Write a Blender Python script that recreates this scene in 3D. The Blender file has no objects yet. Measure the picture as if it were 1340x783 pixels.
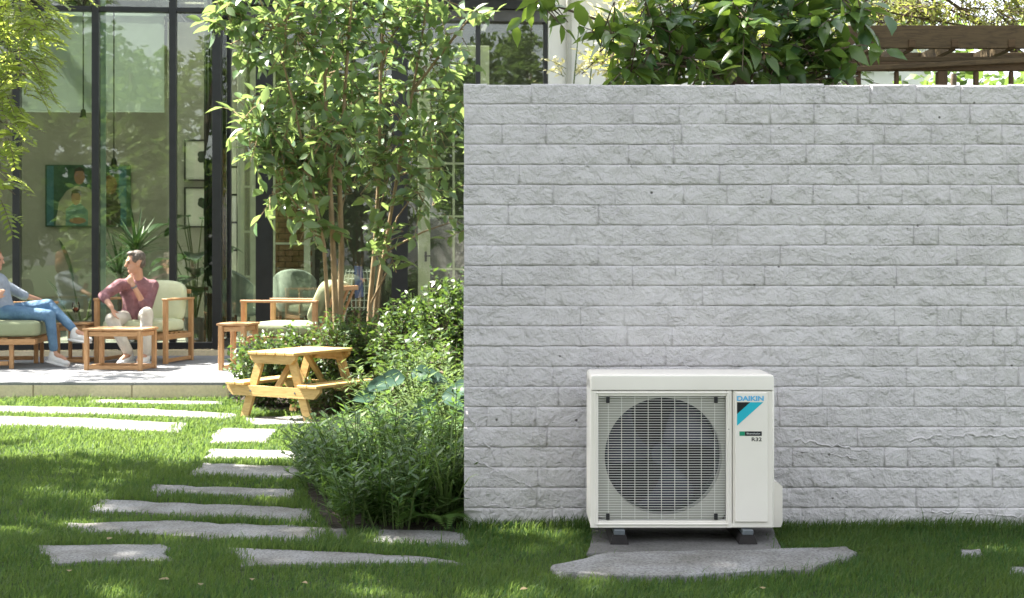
import bpy, bmesh, math, random
import numpy as np
from mathutils import Vector, Matrix, Euler

R = math.radians
random.seed(7)
rng = np.random.default_rng(11)
S = bpy.context.scene
COL = S.collection
V = Vector

# ------------------------------------------------------------------ camera
F = 1841.0            # focal length in photo pixels (1340 wide)
HZ = 340.0            # horizon row of the photo
CH = 1.34             # camera height
cam = bpy.data.cameras.new('camera')
cam.sensor_width = 36
cam.lens = 36 * F / 1340
cam.shift_y = -(391.5 - HZ) / 1340
cam.clip_start = 0.05
cam.clip_end = 800
cam.dof.use_dof = True
cam.dof.focus_distance = 6.7
cam.dof.aperture_fstop = 6.8
co = bpy.data.objects.new('camera', cam)
co.location = (0, 0, CH)
co.rotation_euler = (R(90), 0, 0)
COL.objects.link(co)
S.camera = co

# ------------------------------------------------------------------ sky, sun, exposure
SUN_EL = R(55)
SH = V((-0.95, 0.30)).normalized()
SUNV = V((SH.x * math.cos(SUN_EL), SH.y * math.cos(SUN_EL), math.sin(SUN_EL)))
wd = bpy.data.worlds.new('World')
S.world = wd
wd.use_nodes = True
nt = wd.node_tree
bg = nt.nodes['Background']
sky = nt.nodes.new('ShaderNodeTexSky')
sky.sky_type = 'NISHITA'
sky.sun_disc = False
sky.sun_elevation = SUN_EL
sky.sun_rotation = math.atan2(SH.x, SH.y)
sky.air_density = 1.0
sky.dust_density = 2.0
sky.ozone_density = 1.0
hs = nt.nodes.new('ShaderNodeHueSaturation')      # a thin milky summer sky
hs.inputs['Saturation'].default_value = 0.28
nt.links.new(sky.outputs[0], hs.inputs['Color'])
nt.links.new(hs.outputs[0], bg.inputs[0])
bg.inputs[1].default_value = 0.09
sl = bpy.data.lights.new('sun', 'SUN')
sl.energy = 5.0
sl.angle = R(0.5)
sl.color = (1.0, 0.94, 0.84)
so = bpy.data.objects.new('sun', sl)
so.rotation_euler = SUNV.to_track_quat('Z', 'Y').to_euler()
so.location = (-8, -4, 14)
COL.objects.link(so)
S.view_settings.view_transform = 'Standard'
S.view_settings.look = 'None'
S.view_settings.gamma = 1
S.view_settings.exposure = 2.68
S.render.engine = 'CYCLES'
S.cycles.transparent_max_bounces = 16
S.cycles.max_bounces = 10
S.cycles.sample_clamp_indirect = 6


# ------------------------------------------------------------------ layout helpers
def W(px, py, Y):
    return V(((px - 670) / F * Y, Y, CH - (py - HZ) / F * Y))


def G(px, py, z=0.0):
    Y = F * (CH - z) / (py - HZ)
    return V(((px - 670) / F * Y, Y, z))


# ------------------------------------------------------------------ materials
def nodes_of(name):
    m = bpy.data.materials.new(name)
    m.use_nodes = True
    t = m.node_tree
    return m, t, t.nodes['Principled BSDF'], t.nodes['Material Output']


def N(t, kind, **kw):
    n = t.nodes.new(kind)
    for k, v in kw.items():
        if k.startswith('i_'):
            n.inputs[k[2:]].default_value = v
        else:
            setattr(n, k, v)
    return n


def c4(c):
    return (c[0], c[1], c[2], 1)


def coords(t, coord, stretch):
    if coord == 'P':
        src = N(t, 'ShaderNodeNewGeometry').outputs['Position']
    else:
        src = N(t, 'ShaderNodeTexCoord').outputs['Object']
    mp = N(t, 'ShaderNodeMapping')
    mp.inputs['Scale'].default_value = stretch
    t.links.new(src, mp.inputs['Vector'])
    return mp.outputs['Vector']


def noise(t, vec, scale, detail=5, rough=0.6, dist=0.0):
    n = N(t, 'ShaderNodeTexNoise')
    n.inputs['Scale'].default_value = scale
    n.inputs['Detail'].default_value = detail
    n.inputs['Roughness'].default_value = rough
    n.inputs['Distortion'].default_value = dist
    t.links.new(vec, n.inputs['Vector'])
    return n.outputs['Fac']


def ramp(t, fac, stops):
    r = N(t, 'ShaderNodeValToRGB')
    e = r.color_ramp.elements
    while len(e) < len(stops):
        e.new(0.5)
    for i, (p, c) in enumerate(stops):
        e[i].position = p
        e[i].color = c4(c)
    t.links.new(fac, r.inputs['Fac'])
    return r.outputs['Color']


def bump(t, b, fac, dist, strength=1.0, prev=None):
    n = N(t, 'ShaderNodeBump')
    n.inputs['Strength'].default_value = strength
    n.inputs['Distance'].default_value = dist
    t.links.new(fac, n.inputs['Height'])
    if prev is not None:
        t.links.new(prev, n.inputs['Normal'])
    t.links.new(n.outputs['Normal'], b.inputs['Normal'])
    return n.outputs['Normal']


def M(name, c1, c2=None, scale=6, rough=0.6, bmp=0, bscale=40, metal=0, spec=0.4, coord='P', stretch=(1, 1, 1), lo=0.35, hi=0.68, detail=5):
    m, t, b, o = nodes_of(name)
    b.inputs['Roughness'].default_value = rough
    b.inputs['Metallic'].default_value = metal
    b.inputs['Specular IOR Level'].default_value = spec
    vec = coords(t, coord, stretch)
    if c2 is None:
        c2 = tuple(x * 0.86 for x in c1)
    f = noise(t, vec, scale, detail)
    t.links.new(ramp(t, f, [(lo, c2), (hi, c1)]), b.inputs['Base Color'])
    if bmp:
        bump(t, b, noise(t, vec, bscale, 4), bmp)
    return m


def wood(name, c1, c2, rough=0.55):
    m, t, b, o = nodes_of(name)
    b.inputs['Roughness'].default_value = rough
    b.inputs['Specular IOR Level'].default_value = 0.3
    vec = coords(t, 'O', (1.2, 9, 9))
    f = noise(t, vec, 5, 7, 0.65, 1.2)
    t.links.new(ramp(t, f, [(0.3, c2), (0.55, c1), (0.75, tuple(min(1, x * 1.15) for x in c1))]), b.inputs['Base Color'])
    bump(t, b, f, 0.0015)
    return m


def leafmat(name, cols, tcol, tr=0.4, rough=0.35, spec=0.5, patch=None):
    m, t, b, o = nodes_of(name)
    g = N(t, 'ShaderNodeNewGeometry')
    n = len(cols)
    colr = ramp(t, g.outputs['Random Per Island'], [((i + 0.5) / n, c) for i, c in enumerate(cols)])
    if patch:
        mx = N(t, 'ShaderNodeMix', data_type='RGBA')
        f = noise(t, g.outputs['Position'], patch[0], 3)
        mr = N(t, 'ShaderNodeMapRange')
        mr.inputs[1].default_value = 0.42
        mr.inputs[2].default_value = 0.66
        mr.inputs[4].default_value = 0.75
        t.links.new(f, mr.inputs[0])
        t.links.new(mr.outputs[0], mx.inputs[0])
        t.links.new(colr, mx.inputs[6])
        mx.inputs[7].default_value = c4(patch[1])
        colr = mx.outputs[2]
    t.links.new(colr, b.inputs['Base Color'])
    b.inputs['Roughness'].default_value = rough
    b.inputs['Specular IOR Level'].default_value = spec
    tl = N(t, 'ShaderNodeBsdfTranslucent')
    mx2 = N(t, 'ShaderNodeMix', data_type='RGBA')
    mx2.inputs[0].default_value = 0.65
    t.links.new(colr, mx2.inputs[6])
    mx2.inputs[7].default_value = c4(tcol)
    t.links.new(mx2.outputs[2], tl.inputs['Color'])
    ms = N(t, 'ShaderNodeMixShader')
    ms.inputs[0].default_value = tr
    t.links.new(b.outputs[0], ms.inputs[1])
    t.links.new(tl.outputs[0], ms.inputs[2])
    t.links.new(ms.outputs[0], o.inputs['Surface'])
    return m


def glassmat(name, tint, base=0.05, gain=1.0):
    m, t, b, o = nodes_of(name)
    t.nodes.remove(b)
    tr = N(t, 'ShaderNodeBsdfTransparent')
    tr.inputs[0].default_value = c4(tint)
    gl = N(t, 'ShaderNodeBsdfGlossy')
    gl.inputs['Roughness'].default_value = 0.0
    fr = N(t, 'ShaderNodeFresnel')
    fr.inputs['IOR'].default_value = 1.5
    ma = N(t, 'ShaderNodeMath', operation='MULTIPLY_ADD')
    ma.inputs[1].default_value = gain
    ma.inputs[2].default_value = base
    ma.use_clamp = True
    t.links.new(fr.outputs[0], ma.inputs[0])
    ms = N(t, 'ShaderNodeMixShader')
    t.links.new(ma.outputs[0], ms.inputs[0])
    t.links.new(tr.outputs[0], ms.inputs[1])
    t.links.new(gl.outputs[0], ms.inputs[2])
    t.links.new(ms.outputs[0], o.inputs['Surface'])
    return m


def paintbrick(name):
    m, t, b, o = nodes_of(name)
    b.inputs['Roughness'].default_value = 0.62
    b.inputs['Specular IOR Level'].default_value = 0.35
    g = N(t, 'ShaderNodeNewGeometry')
    vec = g.outputs['Position']
    f1 = noise(t, vec, 2.2, 8, 0.7, 0.6)
    colr = ramp(t, f1, [(0.26, (0.56, 0.53, 0.54)), (0.5, (0.62, 0.59, 0.60)), (0.76, (0.66, 0.63, 0.64))])
    # small dark chips and pin holes in the paint
    v = N(t, 'ShaderNodeTexVoronoi')
    v.inputs['Scale'].default_value = 9
    t.links.new(vec, v.inputs['Vector'])
    mr = N(t, 'ShaderNodeMapRange')
    mr.inputs[1].default_value = 0.035
    mr.inputs[2].default_value = 0.075
    t.links.new(v.outputs['Distance'], mr.inputs[0])
    # only in patches
    pt = N(t, 'ShaderNodeMapRange')
    pt.inputs[1].default_value = 0.50
    pt.inputs[2].default_value = 0.56
    pt.inputs[3].default_value = 1.0
    pt.inputs[4].default_value = 0.0
    t.links.new(noise(t, vec, 2.9, 2), pt.inputs[0])
    mxm = N(t, 'ShaderNodeMath', operation='MAXIMUM')
    t.links.new(mr.outputs[0], mxm.inputs[0])
    t.links.new(pt.outputs[0], mxm.inputs[1])
    chip = N(t, 'ShaderNodeMix', data_type='RGBA')
    chip.inputs[6].default_value = (0.13, 0.12, 0.115, 1)
    t.links.new(colr, chip.inputs[7])
    t.links.new(mxm.outputs[0], chip.inputs[0])
    # faint dirt near the foot of the wall, broken by noise
    t.links.new(chip.outputs[2], b.inputs['Base Color'])
    n1 = noise(t, vec, 11, 7, 0.66, 0.35)            # lumps under the paint
    p1 = bump(t, b, n1, 0.032, 0.95)
    n2 = noise(t, vec, 38, 5, 0.62, 0.3)
    pm = N(t, 'ShaderNodeMapRange')                  # rough in places, smooth in others
    pm.inputs[1].default_value = 0.38
    pm.inputs[2].default_value = 0.62
    pm.inputs[3].default_value = 0.25
    t.links.new(noise(t, vec, 5.5, 3), pm.inputs[0])
    mu = N(t, 'ShaderNodeMath', operation='MULTIPLY')
    t.links.new(n2, mu.inputs[0])
    t.links.new(pm.outputs[0], mu.inputs[1])
    p2 = bump(t, b, mu.outputs[0], 0.016, 1.0, p1)
    p3 = bump(t, b, noise(t, vec, 150, 3, 0.6), 0.0012, 0.8, p2)
    bump(t, b, mxm.outputs[0], 0.004, 0.8, p3)
    return m


def stonemat(name, c1, c2, speck, scale=60, bmp=0.004):
    m, t, b, o = nodes_of(name)
    b.inputs['Roughness'].default_value = 0.85
    b.inputs['Specular IOR Level'].default_value = 0.25
    vec = coords(t, 'P', (1, 1, 1))
    a = ramp(t, noise(t, vec, 3.5, 6), [(0.35, c2), (0.65, c1)])
    sp = ramp(t, noise(t, vec, scale, 3, 0.7), [(0.38, (speck,) * 3), (0.56, (1, 1, 1))])
    mx = N(t, 'ShaderNodeMix', data_type='RGBA', blend_type='MULTIPLY')
    mx.inputs[0].default_value = 0.8
    t.links.new(a, mx.inputs[6])
    t.links.new(sp, mx.inputs[7])
    t.links.new(mx.outputs[2], b.inputs['Base Color'])
    p = bump(t, b, noise(t, vec, 14, 6, 0.7), bmp * 2)
    bump(t, b, noise(t, vec, scale, 3), bmp, 0.8, p)
    return m


MAT = {}
MAT['paint'] = paintbrick('painted_brick')
MAT['unit'] = M('cream_powder_coat', (0.83, 0.785, 0.72), (0.79, 0.745, 0.68), 3, 0.38, 0.0004, 300)
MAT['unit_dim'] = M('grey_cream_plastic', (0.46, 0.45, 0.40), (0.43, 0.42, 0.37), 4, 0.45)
MAT['grille'] = M('grille_coat', (0.78, 0.77, 0.73), (0.78, 0.77, 0.73), 5, 0.4)
MAT['black_plastic'] = M('black_plastic', (0.02, 0.02, 0.022), None, 8, 0.45)
MAT['fan'] = M('dark_fan_plastic', (0.07, 0.074, 0.1), (0.055, 0.058, 0.08), 5, 0.22, 0, 40, 0, 0.5)
MAT['shroud'] = M('dark_shroud', (0.008, 0.009, 0.011), None, 5, 0.5)
MAT['galv'] = M('galvanised_rail', (0.16, 0.18, 0.2), (0.11, 0.125, 0.14), 14, 0.4, 0, 30, 0.3)
MAT['rubber'] = M('brown_black_rubber', (0.022, 0.018, 0.018), (0.014, 0.012, 0.012), 20, 0.8, 0.001, 90)
MAT['logo_blue'] = M('print_light_blue', (0.13, 0.45, 0.74), (0.13, 0.45, 0.74), 5, 0.4)
MAT['logo_cyan'] = M('print_cyan', (0.02, 0.44, 0.56), (0.02, 0.44, 0.56), 5, 0.4)
MAT['logo_black'] = M('print_black', (0.012, 0.014, 0.018), None, 5, 0.4)
MAT['logo_green'] = M('print_green', (0.02, 0.30, 0.17), None, 5, 0.4)
MAT['logo_white'] = M('print_white', (0.75, 0.75, 0.75), None, 5, 0.4)
MAT['concrete'] = stonemat('dark_concrete', (0.17, 0.165, 0.16), (0.11, 0.106, 0.10), 0.6, 90, 0.002)
MAT['stone'] = stonemat('granite_slab', (0.29, 0.29, 0.29), (0.185, 0.178, 0.165), 0.42, 80, 0.004)
MAT['terrace'] = stonemat('terrace_stone', (0.27, 0.275, 0.285), (0.22, 0.225, 0.235), 0.8, 60, 0.001)
MAT['riser'] = stonemat('sandstone_riser', (0.74, 0.64, 0.46), (0.64, 0.55, 0.38), 0.85, 40, 0.002)
MAT['soil'] = M('dark_soil', (0.045, 0.032, 0.02), (0.018, 0.013, 0.009), 12, 0.95, 0.03, 14)
MAT['lawn'] = M('lawn_ground', (0.035, 0.06, 0.015), (0.02, 0.03, 0.01), 6, 0.95, 0.02, 20)
MAT['grass'] = leafmat('grass_blades', [(0.012, 0.060, 0.016), (0.018, 0.075, 0.018), (0.03, 0.09, 0.02), (0.09, 0.13, 0.04)], (0.30, 0.44, 0.09), 0.38, 0.5, 0.2, (1.3, (0.07, 0.112, 0.03)))
MAT['frame'] = M('anthracite_frame', (0.022, 0.023, 0.026), (0.016, 0.017, 0.019), 6, 0.4)
MAT['beam'] = M('grey_steel_beam', (0.10, 0.10, 0.105), (0.07, 0.07, 0.074), 4, 0.5)
MAT['glass'] = glassmat('green_tinted_glass', (0.87, 0.91, 0.83), 0.04, 1.0)
MAT['clear'] = glassmat('clear_glass', (0.95, 0.97, 0.95), 0.0, 1.0)
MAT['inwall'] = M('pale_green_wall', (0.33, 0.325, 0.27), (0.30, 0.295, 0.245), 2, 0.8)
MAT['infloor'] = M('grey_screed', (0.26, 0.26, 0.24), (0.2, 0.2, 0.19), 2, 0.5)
MAT['render'] = M('white_render', (0.76, 0.76, 0.75), (0.70, 0.70, 0.69), 2, 0.85, 0.002, 50)
MAT['creamframe'] = M('cream_joinery', (0.52, 0.54, 0.44), None, 5, 0.5)
MAT['blind'] = leafmat('white_blind', [(0.62, 0.66, 0.63), (0.62, 0.66, 0.63)], (0.62, 0.68, 0.66), 0.45, 0.8, 0.2)
MAT['teak'] = wood('teak', (0.47, 0.27, 0.13), (0.32, 0.17, 0.075))
MAT['pine'] = wood('honey_pine', (0.55, 0.37, 0.15), (0.38, 0.225, 0.075))
MAT['oldwood'] = wood('weathered_pergola_wood', (0.085, 0.060, 0.030), (0.038, 0.027, 0.014), 0.8)
MAT['redwood'] = wood('orange_stained_wood', (0.075, 0.046, 0.02), (0.035, 0.022, 0.01), 0.7)
MAT['cushion'] = M('sage_canvas', (0.29, 0.32, 0.20), (0.25, 0.28, 0.17), 5, 0.9, 0.004, 12)
MAT['paleCushion'] = M('pale_lime_canvas', (0.62, 0.65, 0.45), (0.55, 0.58, 0.38), 5, 0.9, 0.008, 9)
MAT['tub'] = M('grey_blue_felt', (0.25, 0.285, 0.265), (0.2, 0.235, 0.22), 8, 0.95)
MAT['skin'] = M('skin', (0.50, 0.29, 0.20), (0.44, 0.24, 0.165), 9, 0.5, 0, 40, 0, 0.35)
MAT['greyhair'] = M('grey_hair', (0.15, 0.125, 0.105), (0.06, 0.048, 0.04), 45, 0.6, 0.006, 60)
MAT['redhair'] = M('copper_hair', (0.30, 0.13, 0.05), (0.15, 0.06, 0.025), 45, 0.5, 0.006, 60)
MAT['plum'] = M('plum_linen', (0.25, 0.125, 0.14), (0.18, 0.085, 0.10), 12, 0.9, 0.04, 11)
MAT['offwhite'] = M('stone_chinos', (0.60, 0.57, 0.51), (0.52, 0.49, 0.43), 9, 0.9, 0.035, 10)
MAT['denim'] = M('mid_blue_denim', (0.13, 0.235, 0.36), (0.09, 0.17, 0.28), 10, 0.9, 0.025, 12)
MAT['chambray'] = M('grey_blue_chambray', (0.33, 0.37, 0.43), (0.25, 0.29, 0.36), 12, 0.9, 0.04, 11)
MAT['sneaker'] = M('white_canvas_shoe', (0.68, 0.68, 0.68), (0.6, 0.6, 0.6), 12, 0.7)
MAT['eye'] = M('dark_eye', (0.02, 0.016, 0.013), None, 5, 0.3)
MAT['lip'] = M('lip', (0.36, 0.15, 0.12), None, 5, 0.5)
MAT['wine'] = M('amber_red_wine', (0.36, 0.06, 0.015), None, 5, 0.1)
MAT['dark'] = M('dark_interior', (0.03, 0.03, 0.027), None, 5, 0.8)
MAT['paper'] = M('print_paper', (0.66, 0.66, 0.58), None, 4, 0.8)
MAT['pot'] = M('dark_pot', (0.12, 0.12, 0.12), None, 8, 0.6)
MAT['bluecloth'] = M('blue_cloth', (0.10, 0.15, 0.42), None, 8, 0.8)
MAT['brickred'] = M('warm_brick', (0.28, 0.17, 0.10), (0.2, 0.11, 0.065), 9, 0.9, 0.004, 30)
MAT['steelwire'] = M('pale_wire', (0.6, 0.62, 0.62), None, 8, 0.4)
MAT['bark'] = M('smooth_orange_bark', (0.30, 0.22, 0.12), (0.16, 0.115, 0.06), 9, 0.8, 0.008, 22, 0, 0.3, 'P', (2, 2, 0.6))
MAT['greybark'] = M('grey_bark', (0.15, 0.115, 0.085), (0.07, 0.05, 0.036), 9, 0.9, 0.012, 18)
MAT['greenstem'] = M('green_stem', (0.10, 0.15, 0.04), (0.06, 0.09, 0.025), 9, 0.7)

L_MULTI = leafmat('lime_leaf', [(0.045, 0.115, 0.04), (0.06, 0.14, 0.045), (0.10, 0.17, 0.055), (0.05, 0.12, 0.05)], (0.36, 0.48, 0.13), 0.42, 0.36, 0.95)
L_FEATHER = leafmat('feather_leaf', [(0.085, 0.15, 0.025), (0.11, 0.18, 0.03), (0.14, 0.21, 0.035)], (0.52, 0.62, 0.10), 0.55, 0.4, 0.5)
L_BIG = leafmat('broad_green_leaf', [(0.038, 0.095, 0.032), (0.048, 0.112, 0.038), (0.075, 0.135, 0.03), (0.042, 0.10, 0.046)], (0.26, 0.38, 0.04), 0.36, 0.28, 0.6)
L_YEL = leafmat('yellow_green_leaf', [(0.13, 0.17, 0.03), (0.18, 0.21, 0.05), (0.24, 0.25, 0.08)], (0.5, 0.55, 0.12), 0.5, 0.45, 0.35)
L_HEDGE = leafmat('hedge_leaf', [(0.025, 0.06, 0.016), (0.035, 0.078, 0.02), (0.05, 0.10, 0.024), (0.075, 0.13, 0.03)], (0.2, 0.32, 0.05), 0.3, 0.42, 0.5)
L_BED = leafmat('bed_leaf', [(0.042, 0.10, 0.026), (0.056, 0.12, 0.03), (0.085, 0.145, 0.038)], (0.22, 0.36, 0.06), 0.38, 0.42, 0.45)
L_PALE = leafmat('pale_leaf', [(0.07, 0.12, 0.035), (0.09, 0.145, 0.045), (0.12, 0.17, 0.06)], (0.25, 0.36, 0.08), 0.35, 0.42, 0.45)
L_HOSTA = leafmat('blue_green_leaf', [(0.03, 0.075, 0.05), (0.038, 0.088, 0.058)], (0.10, 0.20, 0.09), 0.25, 0.35, 0.45)
L_FERN = leafmat('fern_leaf', [(0.06, 0.12, 0.025), (0.08, 0.145, 0.03)], (0.22, 0.36, 0.05), 0.4, 0.45, 0.4)
L_SHADE = leafmat('canopy_leaf', [(0.04, 0.085, 0.018), (0.055, 0.11, 0.02), (0.075, 0.135, 0.026)], (0.20, 0.34, 0.05), 0.25, 0.4, 0.4)
L_FAR = leafmat('far_leaf', [(0.05, 0.10, 0.022), (0.075, 0.13, 0.028), (0.11, 0.165, 0.04)], (0.25, 0.38, 0.07), 0.4, 0.45, 0.4)
L_DARK = leafmat('house_plant_leaf', [(0.015, 0.04, 0.014), (0.022, 0.055, 0.018)], (0.06, 0.12, 0.03), 0.2, 0.35, 0.5)
L_PETAL = leafmat('pale_petal', [(0.75, 0.70, 0.42), (0.8, 0.76, 0.55), (0.72, 0.66, 0.3)], (0.8, 0.75, 0.4), 0.4, 0.6, 0.3)


# ------------------------------------------------------------------ object helpers
def tag(o, label=None, cat=None, group=None, kind=None):
    if label:
        o['label'] = label
    if cat:
        o['category'] = cat
    if group:
        o['group'] = group
    if kind:
        o['kind'] = kind
    return o


def thing(name, label, cat, loc=(0, 0, 0), rz=0, group=None):
    o = bpy.data.objects.new(name, None)
    o.empty_display_size = 0.1
    o.location = loc
    o.rotation_euler = (0, 0, rz)
    COL.objects.link(o)
    return tag(o, label, cat, group)


def link(name, me, parent=None, mat=None, kind=None, label=None):
    o = bpy.data.objects.new(name, me)
    COL.objects.link(o)
    if parent is not None:
        o.parent = parent
    if mat is not None:
        me.materials.clear()
        for x in (mat if isinstance(mat, (list, tuple)) else [mat]):
            me.materials.append(x)
    if kind:
        o['kind'] = kind
    if label:
        o['label'] = label
    return o


class MB:
    def __init__(s):
        s.v, s.f, s.m = [], [], []

    def add(s, vs, fs, mi=0, mx=None):
        n = len(s.v)
        if mx is not None:
            vs = [mx @ V(p) for p in vs]
        s.v += [tuple(p) for p in vs]
        s.f += [tuple(i + n for i in f) for f in fs]
        s.m += [mi] * len(fs)
        return s

    def box(s, c, size, bev=0.0, mi=0, rot=None):
        h = [x / 2 for x in size]
        mx = Matrix.Translation(V(c)) @ (rot.to_4x4() if rot is not None else Matrix.Identity(4))
        b = min(bev, min(h) * 0.9)
        if b <= 0:
            vs = [(sx * h[0], sy * h[1], sz * h[2]) for sx in (-1, 1) for sy in (-1, 1) for sz in (-1, 1)]
            fs = [(0, 1, 3, 2), (4, 6, 7, 5), (0, 4, 5, 1), (2, 3, 7, 6), (0, 2, 6, 4), (1, 5, 7, 3)]
            return s.add(vs, fs, mi, mx)
        vs, idx = [], {}
        for sx in (-1, 1):
            for sy in (-1, 1):
                for sz in (-1, 1):
                    sg = (sx, sy, sz)
                    for a in range(3):
                        p = [sg[k] * (h[k] if k == a else h[k] - b) for k in range(3)]
                        idx[(sg, a)] = len(vs)
                        vs.append(p)
        fs = []
        for a in range(3):
            o1, o2 = [k for k in range(3) if k != a]
            for sa in (-1, 1):
                q = []
                for s1, s2 in ((-1, -1), (1, -1), (1, 1), (-1, 1)):
                    g = [0, 0, 0]
                    g[a], g[o1], g[o2] = sa, s1, s2
                    q.append(idx[(tuple(g), a)])
                fs.append(q)
            # edges along a
            for s1 in (-1, 1):
                for s2 in (-1, 1):
                    g1, g2 = [0, 0, 0], [0, 0, 0]
                    g1[a], g2[a] = -1, 1
                    g1[o1] = g2[o1] = s1
                    g1[o2] = g2[o2] = s2
                    g1, g2 = tuple(g1), tuple(g2)
                    fs.append([idx[(g1, o1)], idx[(g2, o1)], idx[(g2, o2)], idx[(g1, o2)]])
        for sx in (-1, 1):
            for sy in (-1, 1):
                for sz in (-1, 1):
                    fs.append([idx[((sx, sy, sz), k)] for k in range(3)])
        return s.add(vs, fs, mi, mx)

    def tube(s, pts, rad, n=8, mi=0, caps=True, flat=1.0):
        pts = [V(p) for p in pts]
        if not isinstance(rad, (list, tuple)):
            rad = [rad] * len(pts)
        vs, fs = [], []
        d0 = (pts[1] - pts[0]).normalized()
        ref = V((0, 0, 1)) if abs(d0.z) < 0.9 else V((1, 0, 0))
        u = d0.cross(ref).normalized()
        for i, p in enumerate(pts):
            d = (pts[min(i + 1, len(pts) - 1)] - pts[max(i - 1, 0)]).normalized()
            u = (u - d * u.dot(d)).normalized()
            w = d.cross(u)
            for k in range(n):
                a = 2 * math.pi * k / n
                vs.append(p + (u * math.cos(a) + w * math.sin(a) * flat) * rad[i])
        for i in range(len(pts) - 1):
            for k in range(n):
                k2 = (k + 1) % n
                fs.append((i * n + k, i * n + k2, (i + 1) * n + k2, (i + 1) * n + k))
        if caps:
            fs.append(tuple(range(n))[::-1])
            fs.append(tuple((len(pts) - 1) * n + k for k in range(n)))
        return s.add(vs, fs, mi)

    def caps(s, a, b, ra, rb, n=12, mi=0):
        a, b = V(a), V(b)
        d = (b - a).normalized()
        pts, rr = [], []
        for k in range(5):
            t = math.pi / 2 * (k / 4)
            pts.append(a - d * ra * math.cos(t) * 0.999)
            rr.append(max(0.0005, ra * math.sin(t)))
        for k in range(5):
            t = math.pi / 2 * (k / 4)
            pts.append(b + d * rb * math.sin(t) * 0.999)
            rr.append(max(0.0005, rb * math.cos(t)))
        return s.tube(pts, rr, n, mi)

    def ell(s, c, r, rot=None, nu=16, nv=10, mi=0, e=1.0, e2=None):
        e2 = e2 or e
        vs, fs = [], []
        f = lambda x, p: math.copysign(abs(x) ** p, x)
        mx = Matrix.Translation(V(c)) @ (rot.to_4x4() if rot is not None else Matrix.Identity(4))
        for j in range(nv + 1):
            th = -math.pi / 2 + math.pi * j / nv
            for i in range(nu):
                ph = 2 * math.pi * i / nu
                ct = f(math.cos(th), e2) if 0 < j < nv else 0.0005
                vs.append((r[0] * ct * f(math.cos(ph), e), r[1] * ct * f(math.sin(ph), e), r[2] * f(math.sin(th), e2)))
        for j in range(nv):
            for i in range(nu):
                i2 = (i + 1) % nu
                fs.append((j * nu + i, j * nu + i2, (j + 1) * nu + i2, (j + 1) * nu + i))
        fs.append(tuple(range(nu))[::-1])
        fs.append(tuple(nv * nu + k for k in range(nu)))
        return s.add(vs, fs, mi, mx)

    def lathe(s, c, prof, n=20, mi=0, close=False):
        vs, fs = [], []
        for r, z in prof:
            for k in range(n):
                a = 2 * math.pi * k / n
                vs.append((c[0] + r * math.cos(a), c[1] + r * math.sin(a), c[2] + z))
        m = len(prof)
        for i in range(m - 1 if not close else m):
            j = (i + 1) % m
            for k in range(n):
                k2 = (k + 1) % n
                fs.append((i * n + k, i * n + k2, j * n + k2, j * n + k))
        return s.add(vs, fs, mi)

    def prism(s, poly, axis_o, axis_u, axis_v, depth, mi=0):
        """polygon in (u, v) extruded along u x v by depth"""
        o, u, w = V(axis_o), V(axis_u), V(axis_v)
        d = u.cross(w).normalized() * depth
        n = len(poly)
        vs = [o + u * a + w * b for a, b in poly] + [o + u * a + w * b + d for a, b in poly]
        fs = [tuple(range(n))[::-1], tuple(range(n, 2 * n))]
        for i in range(n):
            j = (i + 1) % n
            fs.append((i, j, n + j, n + i))
        return s.add(vs, fs, mi)

    def mesh(s, name='mesh', smooth=False, angle=35, fix=True):
        me = bpy.data.meshes.new(name)
        me.from_pydata(s.v, [], s.f)
        me.polygons.foreach_set('material_index', s.m)
        if fix:
            bm = bmesh.new()
            bm.from_mesh(me)
            bmesh.ops.recalc_face_normals(bm, faces=bm.faces)
            bm.to_mesh(me)
            bm.free()
        if smooth:
            me.polygons.foreach_set('use_smooth', [True] * len(me.polygons))
            if angle < 180:
                me.set_sharp_from_angle(angle=R(angle))
        me.update()
        return me

    def build(s, name, mat, parent=None, smooth=False, angle=35, kind=None, label=None, fix=True):
        return link(name, s.mesh(name, smooth, angle, fix), parent, mat, kind, label)


def frame_from(a, b, up):
    x = (b - a).normalized()
    up = V(up)
    z = (up - x * up.dot(x))
    if z.length < 1e-5:
        up = V((0, 1, 0))
        z = up - x * up.dot(x)
    z.normalize()
    y = z.cross(x)
    m = Matrix((x, y, z)).transposed().to_4x4()
    m.translation = (a + b) / 2
    return m


def plank(name, a, b, w, t, mat, parent=None, up=(0, 0, 1), bev=0.004, label=None):
    a, b = V(a), V(b)
    mb = MB().box((0, 0, 0), ((b - a).length, w, t), bev)
    o = mb.build(name, mat, parent, label=label)
    o.matrix_local = frame_from(a, b, up)
    return o


def mesh_np(name, verts, tris, smooth=True):
    me = bpy.data.meshes.new(name)
    nv, nf = len(verts), len(tris)
    me.vertices.add(nv)
    me.vertices.foreach_set('co', np.ascontiguousarray(verts, dtype=np.float32).ravel())
    me.loops.add(nf * 3)
    me.loops.foreach_set('vertex_index', np.ascontiguousarray(tris, dtype=np.int32).ravel())
    me.polygons.add(nf)
    me.polygons.foreach_set('loop_start', np.arange(0, nf * 3, 3, dtype=np.int32))
    if smooth:
        me.polygons.foreach_set('use_smooth', np.ones(nf, dtype=bool))
    me.update(calc_edges=True)
    me.validate()
    return me


def evaluated(mb, mods, name='m'):
    me = mb.mesh(name, fix=True)
    ob = bpy.data.objects.new('tmp', me)
    COL.objects.link(ob)
    for typ, kw in mods:
        md = ob.modifiers.new(typ, typ)
        for k, v in kw.items():
            setattr(md, k, v)
    dg = bpy.context.evaluated_depsgraph_get()
    out = bpy.data.meshes.new_from_object(ob.evaluated_get(dg))
    bpy.data.objects.remove(ob)
    bpy.data.meshes.remove(me)
    out.name = name
    out.polygons.foreach_set('use_smooth', [True] * len(out.polygons))
    return out


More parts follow.
